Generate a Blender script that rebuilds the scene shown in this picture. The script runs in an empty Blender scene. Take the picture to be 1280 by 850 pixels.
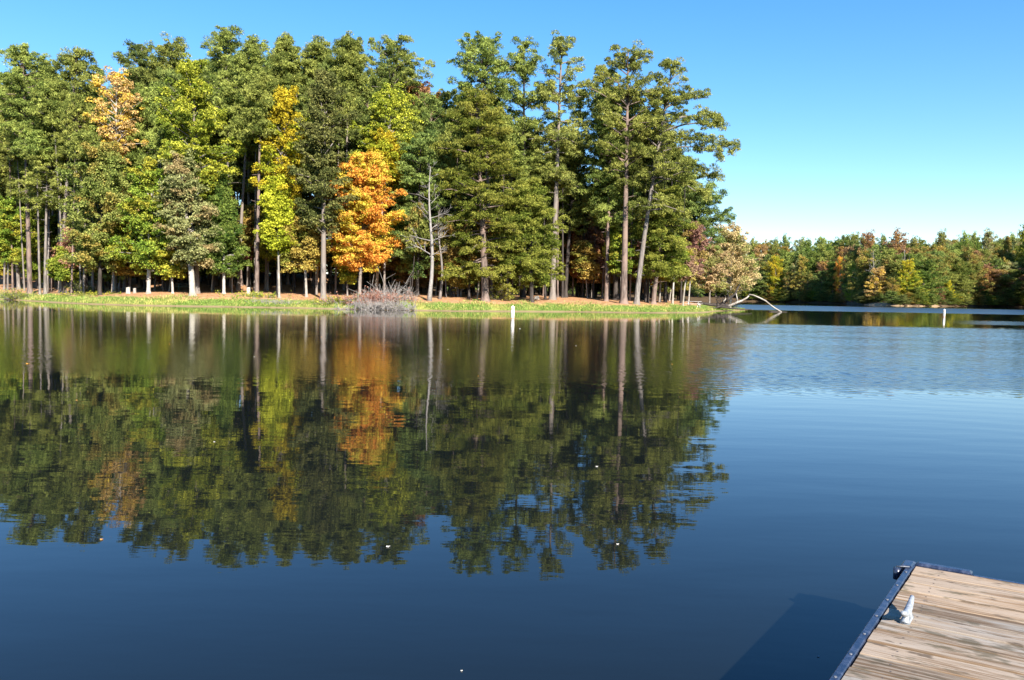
import bpy, math, random
import numpy as np
from mathutils import Matrix, Vector

PI = math.pi
scene = bpy.context.scene
coll = scene.collection
rng = np.random.default_rng(7)

# ------------------------------------------------------------------ camera
FPX = 980.0; YC = 367.0; ROLL = math.atan(0.0185); CAMZ = 1.85
PITCH = math.atan((425 - YC) / FPX)
_R = np.array([1, 0, 0.]); _F = np.array([0, math.cos(PITCH), -math.sin(PITCH)]); _U = np.array([0, math.sin(PITCH), math.cos(PITCH)])
_c, _s = math.cos(ROLL), math.sin(ROLL)
CR = _R * _c + _U * _s; CU = _U * _c - _R * _s; CF = _F
def ray(x, y):
    return CF + CR * (x - 640) / FPX + CU * (425 - y) / FPX
def at(px, py, Y):                      # point on that line of sight, Y metres out over the lake
    r = ray(px, py); p = r * (Y / r[1]); p[2] += CAMZ
    return p
def atz(px, py, z):                     # point on that line of sight at height z
    r = ray(px, py); p = r * ((z - CAMZ) / r[2]); p[2] += CAMZ
    return p

cam = bpy.data.cameras.new('camera'); camo = bpy.data.objects.new('camera', cam); coll.objects.link(camo)
cam.sensor_width = 36; cam.lens = FPX / 1280 * 36; cam.clip_start = 0.05; cam.clip_end = 6000
M = Matrix.Identity(4)
for i in range(3):
    M[i][0] = CR[i]; M[i][1] = CU[i]; M[i][2] = -CF[i]
M[2][3] = CAMZ
camo.matrix_world = M
scene.camera = camo

# ------------------------------------------------------------------ light
SUN_AZ = math.radians(157); SUN_EL = math.radians(31)      # azimuth clockwise from +Y
world = bpy.data.worlds.new('World'); scene.world = world; world.use_nodes = True
nt = world.node_tree; nt.nodes.clear()
sky = nt.nodes.new('ShaderNodeTexSky'); sky.sky_type = 'NISHITA'; sky.sun_disc = False
sky.sun_elevation = SUN_EL; sky.sun_rotation = SUN_AZ
sky.air_density = 1.0; sky.dust_density = 0.1; sky.ozone_density = 3.2; sky.altitude = 100
bg = nt.nodes.new('ShaderNodeBackground'); bg.inputs[1].default_value = 0.126
out = nt.nodes.new('ShaderNodeOutputWorld')
hsv = nt.nodes.new('ShaderNodeHueSaturation'); hsv.inputs['Saturation'].default_value = 1.46; hsv.inputs['Hue'].default_value = .508
gam = nt.nodes.new('ShaderNodeGamma'); gam.inputs[1].default_value = .80; nt.links.new(sky.outputs[0], gam.inputs[0]); nt.links.new(gam.outputs[0], hsv.inputs['Color']); nt.links.new(hsv.outputs[0], bg.inputs[0]); nt.links.new(bg.outputs[0], out.inputs[0])
sun = bpy.data.lights.new('sun', 'SUN'); sun.energy = 5.0; sun.angle = math.radians(0.53); sun.color = (1.0, 0.93, 0.82)
suno = bpy.data.objects.new('sun', sun); coll.objects.link(suno)
sd = Vector((math.sin(SUN_AZ) * math.cos(SUN_EL), math.cos(SUN_AZ) * math.cos(SUN_EL), math.sin(SUN_EL)))
suno.rotation_euler = sd.to_track_quat('Z', 'Y').to_euler()
suno.location = (0, 0, 60)
vs = scene.view_settings
scene.display_settings.display_device = 'sRGB'
vs.view_transform = 'Standard'; vs.look = 'None'; vs.gamma = 1; vs.use_curve_mapping = False; vs.exposure = 1.45
scene.cycles.max_bounces = 6; scene.cycles.diffuse_bounces = 3; scene.cycles.glossy_bounces = 3; scene.cycles.transmission_bounces = 3
scene.cycles.caustics_reflective = False; scene.cycles.caustics_refractive = False
scene.cycles.use_denoising = True; scene.cycles.denoiser = 'OPENIMAGEDENOISE'
scene.cycles.sample_clamp_indirect = 6

# ------------------------------------------------------------------ mesh tools
class Geo:
    def __init__(s): s.v = []; s.q = []; s.a = {}; s.n = 0
    def add(s, v, q, **attrs):
        v = np.asarray(v, dtype=np.float64).reshape(-1, 3); q = np.asarray(q, dtype=np.int64).reshape(-1, 4)
        s.v.append(v); s.q.append(q + s.n); s.n += len(v)
        for k, x in attrs.items():
            s.a.setdefault(k, []).append(np.broadcast_to(np.asarray(x, dtype=np.float32), (len(q),)))
        return s
    def build(s, name, mat, parent=None, smooth=False, loc=None, tri_last=False):
        return link(name, s.mesh(name, mat, smooth), parent, loc)
    def mesh(s, name, mat, smooth=False):
        v = np.concatenate(s.v); q = np.concatenate(s.q)
        me = bpy.data.meshes.new(name)
        me.vertices.add(len(v)); me.vertices.foreach_set('co', v.astype(np.float32).ravel())
        tri = q[:, 2] == q[:, 3]
        if tri.any():
            loops = []; starts = []; k = 0
            for f, t in zip(q.tolist(), tri.tolist()):
                starts.append(k)
                if t: loops += f[:3]; k += 3
                else: loops += f; k += 4
            loops = np.array(loops); starts = np.array(starts)
        else:
            loops = q.ravel(); starts = np.arange(len(q)) * 4
        me.loops.add(len(loops)); me.loops.foreach_set('vertex_index', loops.astype(np.int32))
        me.polygons.add(len(q)); me.polygons.foreach_set('loop_start', starts.astype(np.int32))
        me.polygons.foreach_set('use_smooth', np.full(len(q), smooth))
        me.update(calc_edges=True)
        for k, x in s.a.items():
            at_ = me.attributes.new(k, 'FLOAT', 'FACE'); at_.data.foreach_set('value', np.concatenate(x).astype(np.float32))
        if mat: me.materials.append(mat)
        return me

def link(name, me, parent=None, loc=None):
    o = bpy.data.objects.new(name, me); coll.objects.link(o)
    if parent: o.parent = parent
    if loc is not None: o.location = loc
    return o
def tag(o, label=None, cat=None, group=None, kind=None):
    if label: o['label'] = label
    if cat: o['category'] = cat
    if group: o['group'] = group
    if kind: o['kind'] = kind
    return o
def thing(name, loc, label, cat, group=None, rz=0):
    o = bpy.data.objects.new(name, None); coll.objects.link(o); o.location = loc; o.rotation_euler.z = rz
    o.empty_display_size = 0.3
    return tag(o, label, cat, group)

def tube(path, rad, sides=6, cap=True):
    p = np.asarray(path, float); n = len(p); r = np.broadcast_to(np.asarray(rad, float), (n,))
    d = np.gradient(p, axis=0); d /= np.linalg.norm(d, axis=1)[:, None] + 1e-9
    ref = np.array([0, 0, 1.]) if abs(d[0][2]) < 0.8 else np.array([1., 0, 0])
    a = np.cross(d, ref); a /= np.linalg.norm(a, axis=1)[:, None] + 1e-9
    b = np.cross(d, a)
    th = np.arange(sides) / sides * 2 * PI
    v = p[:, None] + r[:, None, None] * (np.cos(th)[None, :, None] * a[:, None] + np.sin(th)[None, :, None] * b[:, None])
    v = v.reshape(-1, 3)
    i = np.arange(n - 1)[:, None] * sides; j = np.arange(sides)[None]; k = (j + 1) % sides
    q = np.stack([i + j, i + k, i + sides + k, i + sides + j], -1).reshape(-1, 4)
    if cap:
        v = np.vstack([v, p[0], p[-1]]); c0, c1 = n * sides, n * sides + 1
        j = np.arange(sides); k = (j + 1) % sides
        q = np.vstack([q, np.stack([k, j, np.full(sides, c0), np.full(sides, c0)], -1),
                       np.stack([j + (n - 1) * sides, k + (n - 1) * sides, np.full(sides, c1), np.full(sides, c1)], -1)])
    return v, q
def box(cx, cy, cz, sx, sy, sz, rot=None, bev=0.0):
    # a box with chamfered long edges along the top when bev > 0
    x, y, z = sx / 2, sy / 2, sz / 2
    if bev <= 0:
        v = np.array([[i, j, k] for k in (-z, z) for (i, j) in ((-x, -y), (x, -y), (x, y), (-x, y))], float)
        q = [(3, 2, 1, 0), (4, 5, 6, 7), (0, 1, 5, 4), (1, 2, 6, 5), (2, 3, 7, 6), (3, 0, 4, 7)]
    else:
        b = bev; rings = []
        for (zz, ins) in ((-z, b), (-z + b, 0), (z - b, 0), (z, b)):
            rings += [[-x + ins, -y + ins, zz], [x - ins, -y + ins, zz], [x - ins, y - ins, zz], [-x + ins, y - ins, zz]]
        v = np.array(rings, float); q = [(3, 2, 1, 0), (12, 13, 14, 15)]
        for r in range(3):
            for j in range(4): q.append((r * 4 + j, r * 4 + (j + 1) % 4, r * 4 + 4 + (j + 1) % 4, r * 4 + 4 + j))
    if rot is not None:
        v = v @ np.asarray(rot).T
    return v + np.array([cx, cy, cz]), np.array(q)
def rotz(a):
    c, s = math.cos(a), math.sin(a); return np.array([[c, -s, 0], [s, c, 0], [0, 0, 1.]])
def unit(v): return v / (np.linalg.norm(v, axis=-1, keepdims=True) + 1e-9)

def cards(cen, dirs, nor, ln, wd):
    """lozenge shaped leaves / needle tufts"""
    side = unit(np.cross(dirs, nor)); ln = np.asarray(ln)[:, None]; wd = np.asarray(wd)[:, None]
    a = cen - dirs * ln * .5; c = cen + dirs * ln * .5
    b = cen + side * wd * .5; d = cen - side * wd * .5
    v = np.stack([a, b, c, d], 1).reshape(-1, 3)
    return v, np.arange(len(cen) * 4).reshape(-1, 4)

# ------------------------------------------------------------------ materials
def newmat(name):
    m = bpy.data.materials.new(name); m.use_nodes = True; m.node_tree.nodes.clear()
    return m, m.node_tree
def N(nt, t, **kw):
    n = nt.nodes.new(t)
    for k, v in kw.items(): setattr(n, k, v)
    return n
def L(nt, a, b): nt.links.new(a, b)
def mixc(nt, fac, a, b, mode='MIX'):
    n = nt.nodes.new('ShaderNodeMix'); n.data_type = 'RGBA'; n.blend_type = mode
    for idx, x in ((0, fac), (6, a), (7, b)):
        if hasattr(x, 'links'): nt.links.new(x, n.inputs[idx])
        elif idx == 0: n.inputs[0].default_value = x
        else: n.inputs[idx].default_value = (*x, 1)
    return n.outputs[2]
def math_(nt, op, a, b=None, c=None):
    n = nt.nodes.new('ShaderNodeMath'); n.operation = op
    for i, x in enumerate((a, b, c)):
        if x is None: continue
        if hasattr(x, 'links'): nt.links.new(x, n.inputs[i])
        else: n.inputs[i].default_value = x
    return n.outputs[0]
def smooth(nt, x, lo, hi, a=0., b=1.):
    n = nt.nodes.new('ShaderNodeMapRange'); n.interpolation_type = 'SMOOTHSTEP'
    nt.links.new(x, n.inputs[0])
    for i, v in enumerate((lo, hi, a, b)): n.inputs[i + 1].default_value = v
    return n.outputs[0]
def noise(nt, vec, scale, detail=4, rough=.55, out='Fac', dist=0):
    n = nt.nodes.new('ShaderNodeTexNoise'); n.inputs['Scale'].default_value = scale; n.inputs['Detail'].default_value = detail
    n.inputs['Roughness'].default_value = rough; n.inputs['Distortion'].default_value = dist
    if vec is not None: nt.links.new(vec, n.inputs['Vector'])
    return n.outputs[out]
def mapping(nt, vec, sc=(1, 1, 1), rot=(0, 0, 0), loc=(0, 0, 0)):
    n = nt.nodes.new('ShaderNodeMapping'); nt.links.new(vec, n.inputs[0])
    n.inputs['Scale'].default_value = sc; n.inputs['Rotation'].default_value = rot; n.inputs['Location'].default_value = loc
    return n.outputs[0]
def principled(nt, col, rough=.6, spec=.5, metal=0., bump=None, bstr=.3, bdist=.01):
    p = nt.nodes.new('ShaderNodeBsdfPrincipled')
    for key, x in (('Base Color', col), ('Roughness', rough), ('Specular IOR Level', spec), ('Metallic', metal)):
        if hasattr(x, 'links'): nt.links.new(x, p.inputs[key])
        elif key == 'Base Color': p.inputs[key].default_value = (*x, 1)
        else: p.inputs[key].default_value = x
    if bump is not None:
        b = nt.nodes.new('ShaderNodeBump'); b.inputs['Strength'].default_value = bstr; b.inputs['Distance'].default_value = bdist
        nt.links.new(bump, b.inputs['Height']); nt.links.new(b.outputs[0], p.inputs['Normal'])
    o = nt.nodes.new('ShaderNodeOutputMaterial'); nt.links.new(p.outputs[0], o.inputs[0])
    return p

def leaf_mat(name, c1, c2, c3=None, w3=.5, trans=.45, var=.16):
    m, t = newmat(name)
    rl = N(t, 'ShaderNodeAttribute', attribute_name='rl').outputs['Fac']
    rc = N(t, 'ShaderNodeAttribute', attribute_name='rc').outputs['Fac']
    oi = N(t, 'ShaderNodeObjectInfo').outputs['Random']
    f = math_(t, 'ADD', math_(t, 'MULTIPLY', rc, .55), math_(t, 'MULTIPLY', rl, .45))
    col = mixc(t, smooth(t, f, .15, .85), c1, c2)
    if c3:
        tc = N(t, 'ShaderNodeTexCoord').outputs['Object']
        nz = math_(t, 'ADD', noise(t, tc, .35, 2), math_(t, 'MULTIPLY', math_(t, 'SUBTRACT', rc, .5), .45))
        col = mixc(t, smooth(t, nz, .62 - w3 * .3, .78 - w3 * .3), col, c3)
    hs = N(t, 'ShaderNodeHueSaturation'); L(t, col, hs.inputs['Color'])
    L(t, math_(t, 'ADD', math_(t, 'MULTIPLY', oi, .03), .485), hs.inputs['Hue'])
    v = math_(t, 'ADD', math_(t, 'MULTIPLY', oi, var * 1.3), 1 - var * .65)
    v = math_(t, 'MULTIPLY', v, math_(t, 'ADD', math_(t, 'POWER', rl, 1.6), .78))
    L(t, v, hs.inputs['Value'])
    d = N(t, 'ShaderNodeBsdfDiffuse'); tr = N(t, 'ShaderNodeBsdfTranslucent')
    L(t, hs.outputs[0], d.inputs[0]); L(t, hs.outputs[0], tr.inputs[0])
    mx = N(t, 'ShaderNodeMixShader'); mx.inputs[0].default_value = trans
    L(t, d.outputs[0], mx.inputs[1]); L(t, tr.outputs[0], mx.inputs[2])
    o = N(t, 'ShaderNodeOutputMaterial'); L(t, mx.outputs[0], o.inputs[0])
    return m

LM = {
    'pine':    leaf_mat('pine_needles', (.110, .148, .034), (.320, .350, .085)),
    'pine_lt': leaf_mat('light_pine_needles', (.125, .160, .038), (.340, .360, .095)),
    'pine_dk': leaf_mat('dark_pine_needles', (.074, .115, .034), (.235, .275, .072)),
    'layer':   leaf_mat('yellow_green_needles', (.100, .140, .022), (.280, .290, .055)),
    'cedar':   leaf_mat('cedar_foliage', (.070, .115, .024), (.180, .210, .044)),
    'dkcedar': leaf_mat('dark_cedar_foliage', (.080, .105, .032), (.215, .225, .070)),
    'olive':   leaf_mat('olive_leaves', (.130, .160, .035), (.310, .310, .085), (.30, .22, .06), .25),
    'green':   leaf_mat('green_leaves', (.120, .175, .024), (.300, .330, .050), (.32, .27, .04), .2),
    'sage':    leaf_mat('pale_green_leaves', (.190, .215, .080), (.380, .380, .160), (.34, .27, .12), .3),
    'lime':    leaf_mat('yellow_green_leaves', (.220, .250, .028), (.480, .450, .060), (.17, .21, .03), .25),
    'limeb':   leaf_mat('bright_yellow_green_leaves', (.250, .300, .025), (.480, .500, .050)),
    'yellow':  leaf_mat('golden_yellow_leaves', (.360, .280, .025), (.560, .440, .040), (.30, .32, .03), .35),
    'gold':    leaf_mat('tan_gold_leaves', (.260, .180, .045), (.430, .310, .080), (.20, .20, .04), .3),
    'orange':  leaf_mat('orange_maple_leaves', (.520, .185, .040), (.680, .330, .070), (.54, .40, .06), .5),
    'peach':   leaf_mat('pale_orange_leaves', (.470, .320, .120), (.640, .460, .190), (.62, .46, .08), .4),
    'rust':    leaf_mat('rust_leaves', (.230, .125, .065), (.360, .220, .115), (.36, .22, .06), .3),
    'red':     leaf_mat('dull_red_leaves', (.170, .080, .055), (.290, .150, .095), (.30, .16, .05), .3),
    'mauve':   leaf_mat('mauve_red_leaves', (.230, .125, .095), (.360, .225, .165), (.34, .26, .08), .4),
    'tan':     leaf_mat('thin_tan_leaves', (.380, .300, .140), (.620, .480, .250), (.30, .31, .10), .45),
    'brown':   leaf_mat('dead_brown_leaves', (.280, .140, .085), (.460, .260, .170)),
}

def bark_mat(name, c1, c2, c3, sc=1.0, vert=.18, bs=.6):
    m, t = newmat(name)
    tc = N(t, 'ShaderNodeTexCoord').outputs['Object']
    a = noise(t, mapping(t, tc, (sc * 5, sc * 5, sc * vert * 5)), 1.0, 5, .65)
    b = noise(t, tc, .45 * sc, 3)
    oi = N(t, 'ShaderNodeObjectInfo').outputs['Random']
    col = mixc(t, smooth(t, a, .35, .65), c1, c2)
    col = mixc(t, smooth(t, math_(t, 'ADD', b, math_(t, 'MULTIPLY', oi, .16)), .5, .68), col, c3)
    principled(t, mixc(t, 1.0, col, (.80, .80, .80), 'MULTIPLY'), .85, .2, bump=a, bstr=bs, bdist=.06)
    return m
BM = {
    'pine':  bark_mat('pine_bark', (.085, .060, .050), (.235, .180, .155), (.27, .19, .155)),
    'grey':  bark_mat('grey_bark', (.110, .095, .085), (.300, .265, .240), (.24, .20, .17)),
    'white': bark_mat('pale_bark', (.340, .310, .270), (.560, .525, .475), (.30, .27, .23), 1.4, .6, .3),
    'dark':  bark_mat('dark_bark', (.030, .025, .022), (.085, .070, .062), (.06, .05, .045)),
    'dead':  bark_mat('dead_wood', (.200, .180, .165), (.400, .370, .345), (.29, .26, .235), 2.0, .4, .3),
    'bone':  bark_mat('bleached_wood', (.340, .300, .260), (.560, .520, .460), (.30, .26, .22), 2.0, .4, .3),
}

# ------------------------------------------------------------------ terrain
def px2x(px, Y): return (px - 640) / FPX * Y
SH_PX = [0, 50, 100, 150, 300, 400, 500, 570, 640, 720, 800, 870, 895, 935]
SH_D = [96, 87, 79, 77, 78, 78.5, 77, 77, 81.5, 84.5, 86, 92, 104, 120]
PEN = [(px2x(p, d), d) for p, d in zip(SH_PX, SH_D)] + [(38.5, 124), (34, 129), (29, 142), (20, 165), (-20, 192), (-100, 215), (-700, 300),
      (-900, 90), (-120, 108), (-85, 103)]
FAR = [(px2x(p, d), d) for p, d in ((950, 420), (1000, 400), (1050, 372), (1078, 306), (1120, 282), (1160, 292), (1200, 322), (1240, 340), (1290, 335))] + \
      [(196, 262), (178, 215), (165, 150), (185, 60), (230, -100), (300, -1200), (2400, -1200), (2400, 2400), (-2400, 2400), (-2400, 520), (-300, 400), (0, 430), (90, 434)]
def sdist(P, poly):
    P = np.asarray(P, float); d = np.full(len(P), 1e9); ins = np.zeros(len(P), bool)
    n = len(poly)
    for i in range(n):
        a = np.array(poly[i], float); b = np.array(poly[(i + 1) % n], float); ab = b - a
        t = np.clip(((P - a) @ ab) / (ab @ ab), 0, 1); d = np.minimum(d, np.hypot(*(P - (a + t[:, None] * ab)).T))
        c = (a[1] > P[:, 1]) != (b[1] > P[:, 1])
        with np.errstate(divide='ignore', invalid='ignore'):
            xi = (b[0] - a[0]) * (P[:, 1] - a[1]) / (b[1] - a[1]) + a[0]
        ins ^= c & (P[:, 0] < xi)
    return np.where(ins, d, -d)
def wob(x, y, s): return (np.sin(x / s + 1.3 * np.sin(y / s * .7)) + np.sin(y / s * 1.3 + 2 + np.sin(x / s * .9)) + .6 * np.sin((x + y) / s * 2.1 + 1)) / 2.6
def ground(P):
    P = np.atleast_2d(np.asarray(P, float)); x, y = P[:, 0], P[:, 1]
    s = sdist(P, PEN) + .8 * wob(x, y, 2.9) + .5 * wob(x, y, 1.1) + .3 * wob(x, y, .5)
    z1 = np.interp(s, [-20, 0, .5, 4, 8, 16, 60, 300], [-3, 0, .10, .88, 1.22, 1.55, 2.3, 6])
    zl = np.interp(s, [0, 4, 8, 16, 30, 55, 100, 300], [0, .88, 1.22, 1.75, 3.1, 4.9, 7.2, 10])
    lf = np.clip((-12 - x) / 16, 0, 1); lf = lf * lf * (3 - 2 * lf); z1 = np.where(s > 3.9, z1 * (1 - lf) + zl * lf, z1)
    tip = np.clip((39 - x) / 12, .22, 1); z1 = np.where(z1 > 0, z1 * tip, z1)
    z1 = z1 + np.where(s > 3, .10 * wob(x, y, 2.6) * np.clip((s - 3) / 5, 0, 1), 0)
    s2 = sdist(P, FAR) + 2.0 * wob(x, y, 9)
    z2 = np.interp(s2, [-25, 0, 1, 5, 40, 120, 400, 2500], [-3, 0, .5, 1.6, 7.0, 12, 14, 14])
    z2 = z2 + np.where(s2 > 5, .5 * wob(x, y, 11), 0)
    return np.maximum(z1, z2)
def gz(x, y): return float(ground([(x, y)])[0])

# polar sheet centred below the camera, out to the horizon
ang = np.radians(np.concatenate([np.linspace(-180, -45, 40)[:-1], np.linspace(-45, 45, 620), np.linspace(45, 180, 40)[1:]]))
rad = np.concatenate([[0.5, 8, 20, 35, 50, 60, 66], np.arange(70, 132, .55), np.arange(132, 250, 5), np.arange(250, 460, 2.5), [480, 510, 560, 650, 800, 1000, 1400, 2300]])
A_, R_ = np.meshgrid(ang, rad, indexing='ij')
X_, Y_ = R_ * np.sin(A_), R_ * np.cos(A_)
Pxy = np.stack([X_.ravel(), Y_.ravel()], 1)
Z_ = ground(Pxy)
na, nr = A_.shape
i, j = np.meshgrid(np.arange(na - 1), np.arange(nr - 1), indexing='ij'); b0 = (i * nr + j).ravel()
q = np.stack([b0, b0 + 1, b0 + nr + 1, b0 + nr], 1)
keep = (Z_[q] > -2.9).any(1) | True
g = Geo().add(np.column_stack([Pxy, Z_]), q)
m, t = newmat('bank_ground')
geo = N(t, 'ShaderNodeNewGeometry').outputs['Position']; sx = N(t, 'ShaderNodeSeparateXYZ'); L(t, geo, sx.inputs[0])
zz = sx.outputs[2]; yy = sx.outputs[1]
n1 = noise(t, geo, .35, 4); n2 = noise(t, geo, 2.2, 5, .6); n3 = noise(t, geo, 12, 4, .7)
straw = mixc(t, smooth(t, n2, .35, .65), (.42, .21, .10), (.62, .37, .20))
straw = mixc(t, smooth(t, n3, .5, .7), straw, (.20, .10, .05))
grass = mixc(t, smooth(t, n2, .3, .7), (.090, .150, .030), (.190, .250, .055))
grass = mixc(t, smooth(t, n1, .5, .68), grass, (.36, .36, .09))
hg = math_(t, 'ADD', zz, math_(t, 'MULTIPLY', math_(t, 'SUBTRACT', n1, .5), 1.0))
col = mixc(t, smooth(t, hg, .60, .90), grass, mixc(t, 1.0, straw, (.85, .85, .85), 'MULTIPLY'))
mud = mixc(t, n3, (.20, .13, .07), (.34, .26, .15))
col = mixc(t, smooth(t, zz, .03, .16), mud, col)
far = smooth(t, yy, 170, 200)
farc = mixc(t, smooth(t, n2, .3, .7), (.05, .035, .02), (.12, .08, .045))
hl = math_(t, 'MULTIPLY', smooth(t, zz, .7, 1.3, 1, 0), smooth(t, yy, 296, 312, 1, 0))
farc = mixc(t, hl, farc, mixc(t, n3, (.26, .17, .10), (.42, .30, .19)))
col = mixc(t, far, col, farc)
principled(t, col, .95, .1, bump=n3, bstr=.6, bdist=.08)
o = tag(g.build('ground', m, smooth=True), kind='structure')

# ------------------------------------------------------------------ water
g = Geo()
# one sheet; real wavelets stand in the wind-ruffled belt between 15 and 58 m out
wa = np.concatenate([np.linspace(-PI, -.64, 40)[:-1], np.linspace(-.64, .64, 800), np.linspace(.64, PI, 40)[1:]])
wr = np.concatenate([[0, 3, 6, 9, 12, 13.9], np.arange(14, 64, .045), [70, 85, 110, 150, 400, 1000, 2300.]])
A_, R_ = np.meshgrid(wa, wr, indexing='ij'); na, nr = A_.shape
i, j = np.meshgrid(np.arange(na - 1), np.arange(nr - 1), indexing='ij'); b0 = (i * nr + j).ravel()
_x, _y = R_ * np.sin(A_), R_ * np.cos(A_)
def sst(v, a, b): v = np.clip((v - a) / (b - a), 0, 1); return v * v * (3 - 2 * v)
_w = _y + 1.6 * wob(_x, _y * 2, 9) + .5 * wob(_x, _y, 2.3)
_amp = sst(_w, 15.0, 17.6) * (1 - sst(_w, 52, 59)) * (np.abs(A_) < .635)
_sd = _x / np.maximum(_y, 1)
_amp = _amp * (.30 + .70 * sst(_sd, .12, .36)) * (.75 + .35 * wob(_x, _y * 2.5, 3.5))
wr_ = np.random.default_rng(3); _h = np.zeros_like(_x); NW = 26
for k in range(NW):
    lam = .13 * (3.0 ** (k / NW)); th = wr_.normal(0, .75) + .25; kk_ = 2 * PI / lam
    _h += math.sqrt(2 / NW) * .062 / kk_ * np.sin(kk_ * (_x * math.sin(th) + _y * math.cos(th)) + wr_.uniform(0, 6.28) + .8 * wob(_x, _y, 2.0 + lam))
g.add(np.stack([_x, _y, _h * _amp], -1).reshape(-1, 3), np.stack([b0, b0 + 1, b0 + nr + 1, b0 + nr], 1)[:, ::-1])
m, t = newmat('lake_water')
geo = N(t, 'ShaderNodeNewGeometry').outputs['Position']; sx = N(t, 'ShaderNodeSeparateXYZ'); L(t, geo, sx.inputs[0])
X, Y = sx.outputs[0], sx.outputs[1]
side = math_(t, 'DIVIDE', X, math_(t, 'MAXIMUM', Y, 1.0))          # bearing out on the lake: the open water lies to the right
big = noise(t, mapping(t, geo, (.05, .16, 1)), 1.0, 3)
wy = math_(t, 'ADD', Y, math_(t, 'MULTIPLY', math_(t, 'SUBTRACT', big, .5), 7))
band = math_(t, 'MULTIPLY', smooth(t, wy, 15.6, 17.2), smooth(t, wy, 54, 60, 1, 0))
rightm = smooth(t, side, .18, .36)
lane = math_(t, 'MULTIPLY', math_(t, 'MULTIPLY', smooth(t, wy, 118, 130), smooth(t, wy, 205, 230, 1, 0)), smooth(t, side, .27, .30))
lane2 = math_(t, 'MULTIPLY', math_(t, 'MULTIPLY', smooth(t, wy, 62, 66), smooth(t, wy, 76, 82, 1, 0)), smooth(t, side, .52, .62))
gust = noise(t, mapping(t, geo, (.25, 1.2, 1)), 1.0, 4)
# roughness: unresolved wavelets
r_band = math_(t, 'ADD', .08, math_(t, 'MULTIPLY', rightm, .07))
r_band = math_(t, 'MULTIPLY', r_band, math_(t, 'ADD', .82, math_(t, 'MULTIPLY', gust, .36)))
rough = math_(t, 'MULTIPLY', band, r_band)
rough = math_(t, 'MAXIMUM', rough, math_(t, 'MULTIPLY', lane, .30))
rough = math_(t, 'MAXIMUM', rough, math_(t, 'MULTIPLY', lane2, .17))
rough = math_(t, 'MAXIMUM', rough, .012)
# resolved ripples
w1 = noise(t, mapping(t, geo, (1.1, 3.2, 1), (0, 0, .12)), 1.0, 3, .5)
w2 = noise(t, mapping(t, geo, (3.5, 9.0, 1), (0, 0, -.1)), 1.0, 3, .5)
w3 = noise(t, mapping(t, geo, (.35, 1.0, 1), (0, 0, .2)), 1.0, 2, .5)
wv = N(t, 'ShaderNodeTexWave', wave_type='RINGS', rings_direction='SPHERICAL')
L(t, mapping(t, geo, (1, 1, 1), (0, 0, 0), (-3.5, -1.0, 0)), wv.inputs[0])
wv.inputs['Scale'].default_value = .42; wv.inputs['Distortion'].default_value = 1.2; wv.inputs['Detail'].default_value = 2; wv.inputs['Detail Scale'].default_value = .6
hgt = math_(t, 'ADD', math_(t, 'MULTIPLY', w1, .0012), math_(t, 'MULTIPLY', w2, .0002))
hgt = math_(t, 'ADD', hgt, math_(t, 'MULTIPLY', w3, .0025))
hgt = math_(t, 'ADD', hgt, math_(t, 'MULTIPLY', math_(t, 'MULTIPLY', wv.outputs['Fac'], smooth(t, side, 0, .35)), .0005))
w4 = noise(t, mapping(t, geo, (2.2, 6.5, 1), (0, 0, .15)), 1.0, 3, .6)
hgt = math_(t, 'ADD', hgt, math_(t, 'MULTIPLY', math_(t, 'MULTIPLY', w4, band), math_(t, 'ADD', .001, math_(t, 'MULTIPLY', rightm, .002))))
bp = N(t, 'ShaderNodeBump'); bp.inputs['Strength'].default_value = 1; bp.inputs['Distance'].default_value = 1.0
L(t, hgt, bp.inputs['Height'])
p = N(t, 'ShaderNodeBsdfPrincipled')
p.inputs['Base Color'].default_value = (.006, .008, .008, 1); p.inputs['IOR'].default_value = 1.333
L(t, rough, p.inputs['Roughness']); L(t, bp.outputs[0], p.inputs['Normal'])
o = N(t, 'ShaderNodeOutputMaterial'); L(t, p.outputs[0], o.inputs[0])
tag(g.build('water', m, smooth=True), kind='structure')

# ------------------------------------------------------------------ trees
def prof(style, u):
    if style == 'pine':   return (np.sin(PI * (0.20 + 0.73 * u))) ** .7
    if style == 'puff':   return np.sqrt(np.clip(1 - ((u - .50) / .54) ** 2, .05, 1))
    if style == 'cone':   return np.clip(1.05 - u, 0, 1) ** .75 * np.clip(u * 6 + .45, 0, 1)
    if style == 'oval':   return np.sqrt(np.clip(1 - ((u - .45) / .64) ** 2, .05, 1))
    if style == 'tall':   return np.clip((1.06 - u) * 2.4, 0, 1) ** .6 * np.clip(u * 3 + .5, 0, 1)
    if style == 'layer':  return np.clip((1.08 - u) * 1.9, 0, 1) ** .6 * np.clip(u * 4 + .6, 0, 1)
    return 1 - u * .5
STY = {  # branches, puffs/branch, puff a, puff b(vertical), cards, length, width, rise low, rise high
    'pine':  (66, 9, .58, .46, 88, .32, .075, -.05, .6),
    'puff':  (72, 9, .60, .50, 88, .32, .075, .0, .7),
    'layer': (72, 9, .62, .38, 84, .32, .075, -.18, .4),
    'cone':  (80, 6, .50, .38, 70, .24, .10, .05, .8),
    'oval':  (64, 9, .58, .42, 62, .21, .15, .2, .95),
    'tall':  (66, 9, .56, .42, 62, .21, .15, .3, 1.0),
}
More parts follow.
